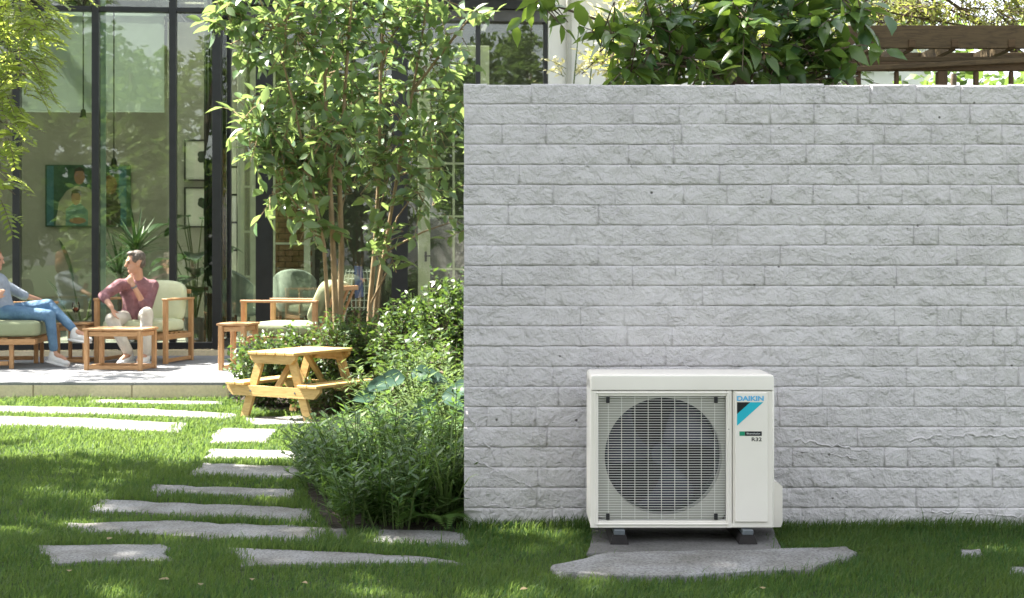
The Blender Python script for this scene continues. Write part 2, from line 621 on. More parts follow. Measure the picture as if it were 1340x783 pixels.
def organic(name, mb, mat, parent, voxel=0.012, it=6, label=None):
    me = evaluated(mb, [('REMESH', dict(mode='VOXEL', voxel_size=voxel, use_smooth_shade=True)), ('SMOOTH', dict(iterations=it, factor=0.5))], name)
    return link(name, me, parent, mat, label=label)


def text_mesh(body, size, name='text', extrude=0.0004, shear=0.0, bold=0.0):
    cu = bpy.data.curves.new(name, 'FONT')
    cu.body = body
    cu.size = size
    cu.extrude = extrude
    cu.shear = shear
    cu.offset = bold
    cu.align_x = 'CENTER'
    cu.align_y = 'CENTER'
    ob = bpy.data.objects.new('tmp', cu)
    COL.objects.link(ob)
    dg = bpy.context.evaluated_depsgraph_get()
    me = bpy.data.meshes.new_from_object(ob.evaluated_get(dg))
    bpy.data.objects.remove(ob)
    bpy.data.curves.remove(cu)
    me.name = name
    return me


# ------------------------------------------------------------------ leaves
LEAF8 = (np.array([(0, 0, 0), (.28, .46, .10), (.3, 0, 0), (.28, -.46, .10), (.66, .34, .03), (.68, 0, -.05), (.66, -.34, .03), (1, 0, -.2)], float),
         np.array([(0, 2, 1), (0, 3, 2), (2, 5, 4), (2, 4, 1), (3, 6, 5), (3, 5, 2), (4, 5, 7), (5, 6, 7)]))
LEAF4 = (np.array([(0, 0, 0), (.4, .5, .12), (.45, 0, 0), (.4, -.5, .12), (1, 0, -.12)], float),
         np.array([(0, 2, 1), (0, 3, 2), (1, 2, 4), (2, 3, 4)]))
LEAF2 = (np.array([(0, 0, 0), (.42, .5, .05), (.42, -.5, .05), (1, 0, -.05)], float),
         np.array([(0, 2, 1), (1, 2, 3)]))
# toothed, pointed leaf with a midrib fold
LEAF12 = (np.array([(0, 0, 0), (.12, .26, .05), (.15, 0, 0), (.12, -.26, .05), (.38, .47, .11), (.4, 0, -.01), (.38, -.47, .11),
                    (.66, .33, .05), (.68, 0, -.05), (.66, -.33, .05), (.86, .12, -.07), (.87, -.12, -.07), (1, 0, -.18)], float),
          np.array([(0, 2, 1), (0, 3, 2), (1, 2, 5), (1, 5, 4), (2, 3, 6), (2, 6, 5), (4, 5, 8), (4, 8, 7), (5, 6, 9), (5, 9, 8), (7, 8, 10), (8, 9, 11), (8, 11, 10), (10, 11, 12)]))


def unit(a):
    return a / np.maximum(np.linalg.norm(a, axis=-1, keepdims=True), 1e-9)


def place_leaves(tpl, P, D, Nn, L, Wd):
    tv, tf = tpl
    D = unit(D)
    Sd = unit(np.cross(Nn, D))
    Nn = np.cross(D, Sd)
    n = len(P)
    L = np.broadcast_to(L, (n,))[:, None, None]
    Wd = np.broadcast_to(Wd, (n,))[:, None, None]
    vs = P[:, None, :] + tv[None, :, 0:1] * L * D[:, None, :] + tv[None, :, 1:2] * Wd * Sd[:, None, :] + tv[None, :, 2:3] * Wd * Nn[:, None, :]
    fs = tf[None] + (np.arange(n) * len(tv))[:, None, None]
    return vs.reshape(-1, 3), fs.reshape(-1, 3)


def leaf_objects(tpl, P, D, Nn, L, Wd, mat, parent, name='leaf'):
    """the largest leaves as parts of their own, sharing one mesh"""
    me = mesh_np('leaf', tpl[0], tpl[1])
    me.materials.append(mat)
    D = unit(D)
    Sd = unit(np.cross(Nn, D))
    Nn = np.cross(D, Sd)
    for i in range(len(P)):
        o = bpy.data.objects.new(name, me)
        COL.objects.link(o)
        o.parent = parent
        m = Matrix(((D[i, 0] * L[i], Sd[i, 0] * Wd[i], Nn[i, 0] * Wd[i], P[i, 0]),
                    (D[i, 1] * L[i], Sd[i, 1] * Wd[i], Nn[i, 1] * Wd[i], P[i, 1]),
                    (D[i, 2] * L[i], Sd[i, 2] * Wd[i], Nn[i, 2] * Wd[i], P[i, 2]),
                    (0, 0, 0, 1)))
        o.matrix_local = m


def ball(n, shell=0.35):
    d = unit(rng.normal(size=(n, 3)))
    r = rng.uniform(shell ** 3, 1, size=(n, 1)) ** (1 / 3)
    return d * r


def twigs(center, radii, n, length, per, droop=0.3, spread=0.7, out=0.7, up=0.25, shell=0.3):
    """returns leaf positions, directions, normals and the twig polylines"""
    c = np.array(center, float)
    r = np.array(radii, float)
    b = ball(n, shell)
    P0 = c + b * r
    D = unit(b * out + rng.normal(size=(n, 3)) * 0.45 + np.array([0, 0, up]))
    P0 = P0 - D * length * 0.5
    ln = length * rng.uniform(0.7, 1.3, size=(n, 1))
    t = (np.arange(per) + 0.6) / per
    k = t[None, :, None]
    g = np.array([0, 0, -1.0])
    pos = P0[:, None, :] + D[:, None, :] * ln[:, None, :] * k + g * (droop * ln[:, None, :] * k * k * 0.6)
    tang = unit(D[:, None, :] + g * droop * k * 1.1)
    side = unit(np.cross(tang, rng.normal(size=(n, 1, 3)) * 0.5 + np.array([0, 0, 1.0])))
    sgn = np.where(np.arange(per) % 2 == 0, 1, -1)[None, :, None]
    ld = unit(tang * 0.55 + side * sgn * spread + g * droop * 0.6 + rng.normal(size=(n, per, 3)) * 0.25)
    nn = unit(np.array([0, 0, 1.0]) + rng.normal(size=(n, per, 3)) * 0.55)
    mid = P0 + D * ln * 0.55 + g * droop * ln * 0.18
    end = P0 + D * ln + g * droop * ln * 0.6
    return pos.reshape(-1, 3), ld.reshape(-1, 3), nn.reshape(-1, 3), (P0, mid, end)


def make_tree(name, label, cat, base, stems, blobs, lmat, bmat, tpl=LEAF8, L=0.12, wl=0.55, twig=0.5, per=9, droop=0.3, spread=0.8,
              group=None, single=0, shell=0.3, limbs=True, up=0.25, twig_r=0.004, out=0.7, key=None):
    base = V(base)
    t = thing(name, label, cat, base, 0, group)
    bn = np.array(base)
    for st in stems:
        MB().tube([p - base for p, r in st], [r for p, r in st], 10).build('trunk', bmat, t, True, 80)
    spts = [p for st in stems for p, r in st]
    br = MB()
    AP, AD, AN = [], [], []
    for c, r, n in blobs:
        c = V(c)
        P, D, Nn, (p0, mid, end) = twigs(c, r, n, twig, per, droop, spread, out, up, shell)
        AP.append(P); AD.append(D); AN.append(Nn)
        if limbs and spts:
            q = [p for p in spts if p.z < c.z + 0.05] or spts
            s0 = min(q, key=lambda p: (p - c).length + 0.5 * max(0, p.z - c.z + 0.4))
            m = (s0 + c) / 2 + V((random.uniform(-.08, .08), random.uniform(-.08, .08), 0.06)) * (c - s0).length
            rl = min(0.018, 0.007 + 0.008 * (c - s0).length)
            br.tube([s0 - base, m - base, c - base], [rl, rl * .7, rl * .35], 5, caps=False)
        if twig_r:
            for i in range(n):
                a, b2, e = V(p0[i]), V(mid[i]), V(end[i])
                br.tube([(c + (a - c) * 0.35) - base, a - base, b2 - base, e - base], [twig_r * 1.6, twig_r * 1.3, twig_r, twig_r * .5], 3, caps=False)
    if br.v:
        br.build('branch', bmat, t, True, 80, fix=False, kind='stuff')
    P, D, Nn = np.concatenate(AP) - bn, np.concatenate(AD), np.concatenate(AN)
    n = len(P)
    Ls = L * rng.uniform(0.6, 1.2, n)
    Ws = Ls * wl * rng.uniform(0.85, 1.15, n)
    if single:
        k = key(P + bn) if key else (P[:, 1])
        order = np.argsort(k)
        s = order[:single]
        leaf_objects(tpl, P[s], D[s], Nn[s], Ls[s], Ws[s], lmat, t)
        rest = order[single:]
        P, D, Nn, Ls, Ws = P[rest], D[rest], Nn[rest], Ls[rest], Ws[rest]
    v, f = place_leaves(tpl, P, D, Nn, Ls, Ws)
    link('crown', mesh_np('crown', v, f), t, lmat, kind='stuff' if single else None)
    return t


# ================================================================== SETTING: ground, bed, terrace
def sheet(name, pts, z, mat, sub=None):
    mb = MB().add([(x, y, z) for x, y in pts], [tuple(range(len(pts)))])
    return tag(mb.build(name, mat), kind='structure')


sheet('ground', [(-300, -300), (300, -300), (300, 300), (-300, 300)], 0.0, MAT['lawn'])

BED_PX = [(604, 697), (520, 700), (432, 697), (404, 655), (398, 600), (415, 566), (462, 552), (330, 536), (296, 524), (294, 516)]
BED = [G(px, py).xy for px, py in BED_PX]
bed_poly = [(p.x, p.y) for p in BED] + [(-2.9, 17.2), (6, 18), (6, 7.26), (-0.245, 7.26)]
sheet('flower_bed', bed_poly, 0.006, MAT['soil'])

TZ = 0.15
TY = 13.5
ter = tag(thing('terrace', None, None, (0, 0, 0)), kind='structure')
TXR = -2.72
MB().box((( -14 + TXR) / 2, (TY + 0.03 + 18.6) / 2, TZ / 2), (TXR + 14, 18.6 - TY - 0.03, TZ - 0.004), 0.0).build('paving_base', MAT['terrace'], ter)
x = TXR
k = 0
while x > -12:
    w = 0.92 + 0.03 * math.sin(k * 2.1)
    MB().box((x - w / 2, TY + 0.02, TZ / 2 - 0.003), (w - 0.008, 0.10, TZ - 0.02), 0.005).build('riser_stone', MAT['riser'], ter)
    x -= w
    k += 1
# paving slabs on top: individual up to the glass
yy = TY - 0.03
row = 0
while yy < 17.0:
    d = 0.62
    x = TXR - (0.45 if row % 2 else 0.0)
    if row % 2:
        MB().box((TXR - 0.225, yy + d / 2, TZ + 0.003), (0.45 - 0.006, d - 0.006, 0.03), 0.003).build('paving_slab', MAT['terrace'], ter)
    while x > -8.2:
        MB().box((x - 0.45, yy + d / 2, TZ + 0.003), (0.9 - 0.006, d - 0.006, 0.03), 0.003).build('paving_slab', MAT['terrace'], ter)
        x -= 0.9
    yy += d
    row += 1
TZ = TZ + 0.018


# ------------------------------------------------------------------ stepping stones
STONES = []


def stone(pxs, label, z=0.014, mat='stone', name='stepping_stone', cat='stepping stone', group=None, jit=0.016):
    pts = [G(px, py, z) for px, py in pxs]
    STONES.append([(p.x, p.y) for p in pts])
    c = sum((p for p in pts), V((0, 0, 0))) / len(pts)
    ring = []
    n = len(pts)
    for i in range(n):
        a, b = pts[i], pts[(i + 1) % n]
        m = max(2, int((b - a).length / 0.09))
        for j in range(m):
            p = a.lerp(b, j / m)
            ring.append(p + V((random.gauss(0, jit), random.gauss(0, jit), 0)))
    m = len(ring)
    vs, fs = [], []
    for off, zz in ((1.0, -0.02), (1.0, z - 0.012), (0.985, z - 0.002), (0.955, z)):
        for p in ring:
            q = c + (p - c) * off
            vs.append((q.x - c.x, q.y - c.y, zz + random.uniform(-.002, .002)))
    for r_ in range(3):
        for i in range(m):
            j = (i + 1) % m
            fs.append((r_ * m + i, r_ * m + j, (r_ + 1) * m + j, (r_ + 1) * m + i))
    vs.append((0, 0, z))
    for i in range(m):
        fs.append((3 * m + i, 3 * m + (i + 1) % m, 4 * m))
    o = MB().add(vs, fs).build(name, MAT[mat], None, True, 50)
    o.location = (c.x, c.y, 0)
    return tag(o, label, cat, group)


GS = 'grey stone slabs laid in the lawn'
stone([(45, 713), (218, 712), (230, 733), (72, 737)], 'short grey slab at the lower left, nearest on the left side', group=GS)
stone([(300, 717), (455, 723), (590, 731), (608, 737), (470, 737), (322, 741)], 'grey slab just right of the nearest left slab, below the long one', group=GS)
stone([(88, 684), (220, 681), (432, 691), (416, 708), (110, 697)], 'longest grey slab, fully in shade, second row from the front', group=GS)
stone([(130, 653), (412, 665), (408, 683), (112, 668)], 'long grey slab of the third row with its right end at the dark soil', group=GS)
stone([(200, 634), (385, 640), (384, 652), (190, 644)], 'narrow grey slab of the fourth row back', group=GS)
stone([(262, 606), (392, 610), (404, 626), (245, 622)], 'wide grey slab of the fifth row, its far side catching light', group=GS)
stone([(275, 587), (402, 590), (400, 601), (268, 598)], 'pale thin slab at the edge of the sunlight', group=GS)
stone([(290, 560), (364, 561), (350, 579), (274, 578)], 'sunlit square slab alone in bright grass left of the picnic table', group=GS)
stone([(-60, 543), (120, 547), (250, 554), (236, 566), (100, 560), (-60, 555)], 'long sunlit slab in the bright lawn, the nearer of two', group=GS)
stone([(-60, 530), (180, 534), (312, 541), (306, 548), (150, 543), (-60, 538)], 'long sunlit slab in the bright lawn, the farther of two', group=GS)
stone([(118, 523), (296, 525), (292, 529), (120, 528)], 'thin sunlit slab hard against the terrace step', group=GS)
stone([(318, 546), (474, 542), (482, 552), (330, 556)], 'sunlit slab under the feet of the picnic table', group=GS)
stone([(500, 692), (604, 696), (612, 713), (484, 710)], 'grey slab at the foot of the flower bed by the wall corner', group=GS)
stone([(718, 739), (800, 722), (1000, 719), (1112, 715), (1128, 721), (1060, 744), (900, 752), (740, 750)], 'broad rough pale slab lying before the air conditioner', z=0.034, group=GS, jit=0.012)
stone([(1256, 720), (1284, 719), (1288, 726), (1258, 727)], 'tiny pale stone sunk in grass right of the broad slab', z=.012, group=GS, jit=0.005)
stone([(1322, 742), (1362, 741), (1366, 751), (1320, 750)], 'small pale stone cut by the right picture edge', z=.012, group=GS, jit=0.005)
stone([(432, 692), (452, 690), (456, 703), (436, 706)], 'dark edging stone against the flower bed soil', mat='concrete', name='edging_stone', group=None, jit=0.006)

# concrete pad under the unit
pad_pts = [(776, 690), (1012, 690), (1026, 724), (768, 724)]
stone(pad_pts, 'dark concrete pad under the air conditioner', z=0.03, mat='concrete', name='concrete_pad', cat='pad', jit=0.004)


# ================================================================== GARDEN WALL
WY = 7.03
WX0, WX1, WH = -0.2406, 6.2, 2.218
CO = WH / 22.0


def make_wall():
    t = thing('garden_wall', 'light grey painted brick garden wall behind the air conditioner', 'wall', (WX0, WY, 0))
    core = MB().box(((WX1 - WX0) / 2, 0.0034 + 0.12, WH / 2 - 0.003), (WX1 - WX0 - 0.002, 0.24, WH - 0.02), 0)
    core.build('mortar', MAT['paint'], t)
    rest = MB()
    rr = random.Random(5)

    def brick(x0, x1, z0, z1, dep, la, lb):
        """a thickly painted brick: rounded wavering arrises, ends open (joint shows) or filled; y = 0 is the wall plane"""
        j = lambda q: rr.uniform(-q, q)
        z0 += rr.uniform(0, .0012); z1 -= rr.uniform(0, .0012)
        nx = 5
        bt, bb = rr.uniform(.007, .0105), rr.uniform(.005, .008)       # width of the upper and lower rounding
        ea, eb = (rr.uniform(.007, .011) if la else 0.0), (rr.uniform(.007, .011) if lb else 0.0)
        tilt, tz = j(.0022), j(.0012)
        jx = [0] + [j(.008) for _ in range(nx - 2)] + [0]
        jt = [j(.0022) for _ in range(nx)]
        jb = [j(.0028) for _ in range(nx)]
        jy = [[j(.0011) for _ in range(nx)] for _ in range(2)]

        def loop(f, inset, depth):
            """f: how far along the rounding (0 rim, 1 face edge)"""
            pts = []
            for k in (0, 1):
                for q in range(nx):
                    i = q if k == 0 else nx - 1 - q
                    u = i / (nx - 1)
                    xa, xb = x0 + ea * f + inset * (la > 0), x1 - eb * f - inset * (lb > 0)
                    zz = (z0 + bb * f + inset + jb[i] * (.3 + .7 * f)) if k == 0 else (z1 - bt * f - inset + jt[i] * (.3 + .7 * f))
                    d = depth
                    if (i == 0 and not la) or (i == nx - 1 and not lb):
                        d = dep
                    y = -d + (tilt * (u - .5) + tz * (k - .5) - (.0012 if k else -.0003) + jy[k][i]) * min(1, f + .1)
                    pts.append((xa + (xb - xa) * u + jx[i], y, zz))
            return pts

        loops = [loop(0, 0, -.0012), loop(.45, 0, dep * .62), loop(1, 0, dep), loop(1, .006, dep + .0003)]
        m = 2 * nx
        vs = [p for l in loops for p in l]
        fs = []
        for r in range(3):
            for i in range(m):
                p = (i + 1) % m
                if (i == nx - 1 and not lb) or (i == m - 1 and not la):
                    continue                           # filled joint: the paint runs on
                fs.append((r * m + i, r * m + p, (r + 1) * m + p, (r + 1) * m + i))
        o = 3 * m
        for i in range(nx - 1):
            fs.append((o + i, o + i + 1, o + m - 2 - i, o + m - 1 - i))
        return vs, fs

    for r_ in range(22):
        z0, z1 = r_ * CO, (r_ + 1) * CO
        x = 0.0
        first, prv = True, False
        while x < WX1 - WX0 - 0.01:
            w = 0.222 * rr.choice([1, 1, 1, 1.03, .97, .55, 1.0]) * rr.uniform(.96, 1.04)
            if first:
                w = [0.222, 0.115, 0.19, 0.15][(r_ * 3 + r_ // 2) % 4]
                first = False
            w = min(w, WX1 - WX0 - x)
            zj = rr.uniform(-.006, .002) if r_ == 21 else 0
            dep = rr.uniform(0.0025, 0.0068)
            if x > 0 and not prv:                      # run on under one coat of paint
                dep = .75 * last + .25 * dep
            last = dep
            nxt = rr.random() < .45
            vs, fs = brick(x + (rr.uniform(-.0015, .003) if x == 0 else 0), x + w, z0, z1 + zj, dep, prv, nxt)
            prv = nxt
            if x < 2.85:
                MB().add(vs, fs).build('brick', MAT['paint'], t, True, 180, fix=True)
            else:
                rest.add(vs, fs)
            x += w
    rest.build('brick', MAT['paint'], t, True, 180, kind='stuff')
    # ridges where old paint has lifted and been painted over
    for px0, py0, px1, py1, r_ in ((1178, 577, 1235, 568, .006), (1235, 568, 1345, 572, .0075), (1200, 668, 1345, 676, .005), (1040, 576, 1140, 590, .006), (1050, 590, 1120, 600, .006), (612, 540, 650, 600, .006), (618, 600, 700, 640, .005), (620, 662, 770, 668, .004)):
        n = max(6, int(math.hypot(px1 - px0, py1 - py0) / 6))
        pts, rad = [], []
        for i in range(n + 1):
            u = i / n
            p = W(px0 + (px1 - px0) * u + rr.uniform(-2.5, 2.5), py0 + (py1 - py0) * u + rr.uniform(-2.8, 2.8), WY)
            pts.append((p.x - WX0, -.0035, p.z))
            rad.append(r_ * rr.uniform(.5, 1.3))
        MB().tube(pts, rad, 6).build('paint_ridge', MAT['paint'], t, True, 180)
    return t


make_wall()


# ================================================================== AIR CONDITIONER
def make_ac():
    Yf = 6.50
    pm = F / Yf

    def X(px):
        return (px - 670) / pm

    def Z(py):
        return CH - (py - HZ) / pm

    x0, x1 = X(772.5), X(1013.5)
    cx = (x0 + x1) / 2
    t = thing('air_conditioner', 'cream outdoor air conditioner unit with round fan grille against the wall', 'air conditioner', (cx, Yf, 0))
    LX = lambda px: X(px) - cx
    zb, zt = Z(692), Z(490.5)
    dep = 0.335
    hw = (x1 - x0) / 2
    # casing: open-fronted body
    b = MB()
    b.box((-hw + 0.006, dep / 2, (zb + zt) / 2 - 0.005), (0.012, dep - 0.01, zt - zb - 0.03), 0.004)
    b.box((hw - 0.006, dep / 2, (zb + zt) / 2 - 0.005), (0.012, dep - 0.01, zt - zb - 0.03), 0.004)
    b.box((0, dep - 0.006, (zb + zt) / 2), (2 * hw - 0.03, 0.01, zt - zb - 0.03), 0.003)
    b.build('casing', MAT['unit'], t, True, 40)
    MB().box((0, dep / 2 + .002, zb + 0.012), (2 * hw - 0.02, dep - 0.012, 0.02), 0.004).build('base_tray', MAT['unit'], t)
    # top cover with a soft rounded front edge
    zc = Z(510.5)
    prof = []
    h = zt - zc
    rr_ = 0.010
    pts = [(0.0, 0.0)]
    for k in range(7):
        a = math.pi / 2 * k / 6
        pts.append((rr_ - rr_ * math.cos(a), h - rr_ + rr_ * math.sin(a)))
    for k in range(5):
        a = math.pi / 2 * k / 4
        pts.append((dep - 0.012 + 0.012 * math.sin(a), h - 0.012 + 0.012 * math.cos(a)))
    pts.append((dep, 0.0))
    tc = MB()
    n = len(pts)
    vs = []
    xs = [(-hw, 0.014), (-hw + 0.005, 0.004), (-hw + 0.014, 0.0), (hw - 0.014, 0.0), (hw - 0.005, 0.004), (hw, 0.014)]
    for xx, ins in xs:
        for (yy_, zz) in pts:
            k = zz / h
            vs.append((xx, yy_ + (ins if yy_ < dep / 2 else -ins) * 0.6, zc + zz - ins * (1 if zz > h * .5 else 0)))
    fs = []
    for i in range(len(xs) - 1):
        for j in range(n - 1):
            fs.append((i * n + j, i * n + j + 1, (i + 1) * n + j + 1, (i + 1) * n + j))
    fs.append(tuple(range(n)))
    fs.append(tuple((len(xs) - 1) * n + j for j in range(n)))
    tc.add(vs, fs)
    tc.build('top_cover', MAT['unit'], t, True, 28)
    # front panel with a round hole
    pz0, pz1 = zb + 0.002, zc - 0.003
    fcx, fcz, fr = LX(869), Z(598.7), 77 / pm
    gl, gr = LX(783), LX(950.5)
    gt, gb = Z(519), Z(681.8)
    fp = MB()

    def strip(xa, xb, za, zb_, ya, yb=None, bev=0.003, mi=0):
        yb = ya + 0.012 if yb is None else yb
        fp.box(((xa + xb) / 2, (ya + yb) / 2, (za + zb_) / 2), (abs(xb - xa), yb - ya, abs(zb_ - za)), bev, mi)

    pl, pr = -hw + 0.001, LX(958)
    strip(pl, gl, pz0, pz1, 0.004, 0.02)                         # left stile
    strip(gr, pr, pz0, pz1, 0.004, 0.02)
    strip(gl, gr, gt, pz1, 0.0045, 0.0205)
    strip(gl, gr, pz0, gb, 0.0045, 0.0205)
    fp.build('front_panel', MAT['unit'], t)
    # recessed plate with the round opening, behind the grille
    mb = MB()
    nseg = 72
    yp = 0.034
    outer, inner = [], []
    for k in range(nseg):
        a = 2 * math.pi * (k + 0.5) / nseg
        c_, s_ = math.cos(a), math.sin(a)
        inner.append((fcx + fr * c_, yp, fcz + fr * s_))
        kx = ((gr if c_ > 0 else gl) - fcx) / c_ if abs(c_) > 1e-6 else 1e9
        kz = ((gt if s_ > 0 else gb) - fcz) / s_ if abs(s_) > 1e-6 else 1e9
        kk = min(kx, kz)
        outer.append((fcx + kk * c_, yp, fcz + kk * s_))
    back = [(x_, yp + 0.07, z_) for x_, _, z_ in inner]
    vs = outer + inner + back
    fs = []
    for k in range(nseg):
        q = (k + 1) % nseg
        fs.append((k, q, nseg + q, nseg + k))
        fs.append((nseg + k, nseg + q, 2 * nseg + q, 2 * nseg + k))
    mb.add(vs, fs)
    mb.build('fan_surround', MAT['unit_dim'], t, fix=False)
    # dark drum behind
    mb = MB()
    prof = []
    for k in range(nseg):
        a = 2 * math.pi * k / nseg
        prof.append((math.cos(a), math.sin(a)))
    vs = [(fcx + fr * 1.02 * c_, yp + 0.06, fcz + fr * 1.02 * s_) for c_, s_ in prof] + [(fcx + fr * 1.02 * c_, yp + 0.2, fcz + fr * 1.02 * s_) for c_, s_ in prof] + [(fcx, yp + 0.2, fcz)]
    fs = [(k, (k + 1) % nseg, nseg + (k + 1) % nseg, nseg + k) for k in range(nseg)] + [(nseg + k, nseg + (k + 1) % nseg, 2 * nseg) for k in range(nseg)]
    mb.add(vs, fs)
    mb.build('fan_drum', MAT['shroud'], t, fix=False)
    # fan: hub with ribs and three swept blades
    fan = MB()
    fan.v = []
    hub = MB()
    yh = yp + 0.045
    hr = 0.052
    ring = [(hr * .92, 0), (hr, .008), (hr, .09)]
    vs, fs = [], []
    vs.append((fcx, yh, fcz))
    for r_, d_ in ring:
        for k in range(32):
            a = 2 * math.pi * k / 32
            vs.append((fcx + r_ * math.cos(a), yh + d_, fcz + r_ * math.sin(a)))
    for k in range(32):
        q = (k + 1) % 32
        fs.append((0, 1 + k, 1 + q))
        for i in range(2):
            fs.append((1 + i * 32 + k, 1 + (i + 1) * 32 + k, 1 + (i + 1) * 32 + q, 1 + i * 32 + q))
    hub.add(vs, fs)
    for dx in (-0.033, -0.011, 0.011, 0.033):
        hub.box((fcx + dx, yh - 0.002, fcz), (0.004, 0.008, 2 * math.sqrt(hr ** 2 - dx ** 2) * .86), 0.001)
    fo = hub.build('fan_hub', MAT['fan'], t, True, 40)
    for b_ in range(3):
        mb = MB()
        a0 = R(35 + 120 * b_)
        vs, fs = [], []
        nr, na = 8, 10
        for i in range(nr):
            u = i / (nr - 1)
            r_ = hr * .95 + (fr * .955 - hr * .95) * u
            sweep = -0.55 * u
            wid = R(46) + R(24) * u - R(26) * max(0, u - .75) * 4 * (u - .75)
            for k in range(na):
                v = k / (na - 1)
                a = a0 + sweep + wid * v
                y_ = yh + 0.018 + 0.062 * v + 0.012 * math.sin(v * math.pi) * u
                vs.append((fcx + r_ * math.cos(a), y_, fcz + r_ * math.sin(a)))
        for i in range(nr - 1):
            for k in range(na - 1):
                fs.append((i * na + k, i * na + k + 1, (i + 1) * na + k + 1, (i + 1) * na + k))
        mb.add(vs, fs)
        me = evaluated(mb, [('SOLIDIFY', dict(thickness=0.003))], 'fan_blade')
        link('fan_blade', me, fo, MAT['fan'])
    # grille bars
    g = MB()
    nb = 50
    for k in range(nb):
        z_ = gb + (gt - gb) * (k + 0.5) / nb
        g.box(((gl + gr) / 2, 0.010, z_), (gr - gl + 0.01, 0.006, 0.0019), 0.0006)
    g.build('grille_bar', MAT['grille'], t, kind='stuff')
    g = MB()
    for k in range(9):
        xx = LX(796.3 + 17.45 * k)
        g.box((xx, 0.0165, (gt + gb) / 2), (0.0024, 0.007, gt - gb), 0.0008)
    g.build('grille_upright', MAT['grille'], t)
    for cx_, cz_ in ((795.5, 523.7), (937, 523.7), (795.5, 676.5), (937, 676.5)):
        MB().box((LX(cx_), 0.006, Z(cz_)), (0.017, 0.012, 0.028), 0.002).build('clip', MAT['black_plastic'], t)
    # raised bead round the grille
    bead = MB()
    for (xa, xb, za, zb_) in ((gl - .02, gl - .012, gb - .02, gt + .02), (gr + .006, gr + .014, gb - .02, gt + .02)):
        bead.box(((xa + xb) / 2, 0.0025, (za + zb_) / 2), (xb - xa, 0.007, zb_ - za), 0.0025)
    bead.box(((gl + gr) / 2, 0.0026, gt + .016), (gr - gl + .02, 0.007, .008), 0.0025)
    bead.box(((gl + gr) / 2, 0.0026, gb - .016), (gr - gl + .02, 0.007, .008), 0.0025)
    bead.build('grille_rim', MAT['unit'], t)
    # service side
    sp = MB()
    sp.box(((pr + hw) / 2 + 0.0015, 0.016, (pz0 + pz1) / 2), (hw - pr - 0.005, 0.018, pz1 - pz0), 0.004)
    sp.build('side_panel', MAT['unit'], t)
    sx0, sx1 = LX(961.8), LX(1004.6)
    sz0, sz1 = Z(683.6), Z(513.5)
    cv = MB().box(((sx0 + sx1) / 2, 0.003, (sz0 + sz1) / 2), (sx1 - sx0, 0.014, sz1 - sz0), 0.004).build('service_cover', MAT['unit'], t)
    cy = -0.0042
    # badge with lettering, band and labels
    up, right = V((0, 0, 1)), V((1, 0, 0))

    def flat(name, poly, mat, lift=0.0):
        o = MB().prism([(LX(a), Z(b)) for a, b in poly], (0, cy - lift, 0), (1, 0, 0), (0, 0, 1), 0.0006).build(name, mat, cv)
        return o

    flat('logo_triangle', [(964.3, 526.4), (964.3, 541.9), (981.6, 526.4)], MAT['logo_black'])
    flat('logo_band', [(981.6, 526.4), (998.6, 526.4), (964.3, 557.2), (964.3, 541.9)], MAT['logo_cyan'])
    flat('label_strip', [(974.5, 564.6), (974.5, 570.4), (996.6, 570.4), (996.6, 564.6)], MAT['logo_black'])
    flat('label_square', [(967.4, 564.6), (967.4, 570.4), (974.3, 570.4), (974.3, 564.6)], MAT['logo_green'])

    def word(body, px, py, size, mat, name, sx=1.0, **kw):
        me = text_mesh(body, size, name, **kw)
        xs = [v.co.x for v in me.vertices]
        o = link(name, me, cv, mat)
        o.matrix_local = Matrix.Translation((LX(px), cy - 0.0006, Z(py))) @ Matrix.Rotation(R(90), 4, 'X') @ Matrix.Diagonal((sx, 1, 1, 1))
        return o, (max(xs) - min(xs)) * sx

    o, w = word('DAIKIN', 981.7, 521.8, 0.030, MAT['logo_blue'], 'lettering', 1.0, bold=0.0012)
    o.scale.x = (35.0 / pm) / w
    o, w = word('Bluevolution', 985.6, 567.5, 0.011, MAT['logo_white'], 'lettering', 1.0)
    o.location.y -= 0.0006
    o.scale.x = (17.5 / pm) / w
    o, w = word('R32', 989.8, 575.2, 0.024, MAT['logo_black'], 'lettering', 1.0, bold=0.0003)
    o.scale.x = (13.0 / pm) / w
    # small drain dot
    MB().box((LX(953.5), 0.002, Z(562)), (0.006, 0.006, 0.006), 0.001).build('screw', MAT['black_plastic'], t)
    # valve cover on the right flank
    vc = MB()
    yb0 = 0.16
    vx = hw
    Yv = Yf + yb0
    zv = lambda py: CH - (py - HZ) / (F / Yv)
    w_ = 0.068
    prof = [(0.0, zv(690)), (w_ - .008, zv(690)), (w_, zv(684)), (w_, zv(637)), (w_ - .022, zv(631.5)), (0.0, zv(629))]
    vc.prism([(a, b) for a, b in prof], (vx, yb0 + 0.15, 0), (1, 0, 0), (0, 0, 1), 0.15)
    vo = vc.build('valve_cover', MAT['unit'], t)
    # mounting rails and rubber feet
    for pxc in (810, 977.5):
        fx = LX(pxc)
        MB().box((fx, 0.17, zb - 0.013), (0.05, 0.40, 0.022), 0.002).build('mounting_rail', MAT['galv'], t)
        z0_, z1_ = 0.032, zb - 0.024
        wt, wb = 0.062, 0.085
        mb = MB()
        vs = []
        for y_ in (-0.035, 0.40):
            yo = 0.006 if y_ < 0 else -0.006
            vs += [(fx - wb / 2, y_, z0_), (fx + wb / 2, y_, z0_), (fx + wt / 2, y_ + yo, z1_ - .004), (fx + wt / 2 - .004, y_ + yo, z1_), (fx - wt / 2 + .004, y_ + yo, z1_), (fx - wt / 2, y_ + yo, z1_ - .004)]
        fs = [(0, 1, 2, 3, 4, 5), (6, 7, 8, 9, 10, 11)] + [(i, (i + 1) % 6, 6 + (i + 1) % 6, 6 + i) for i in range(6)]
        mb.add(vs, fs)
        mb.build('rubber_foot', MAT['rubber'], t)
    return t


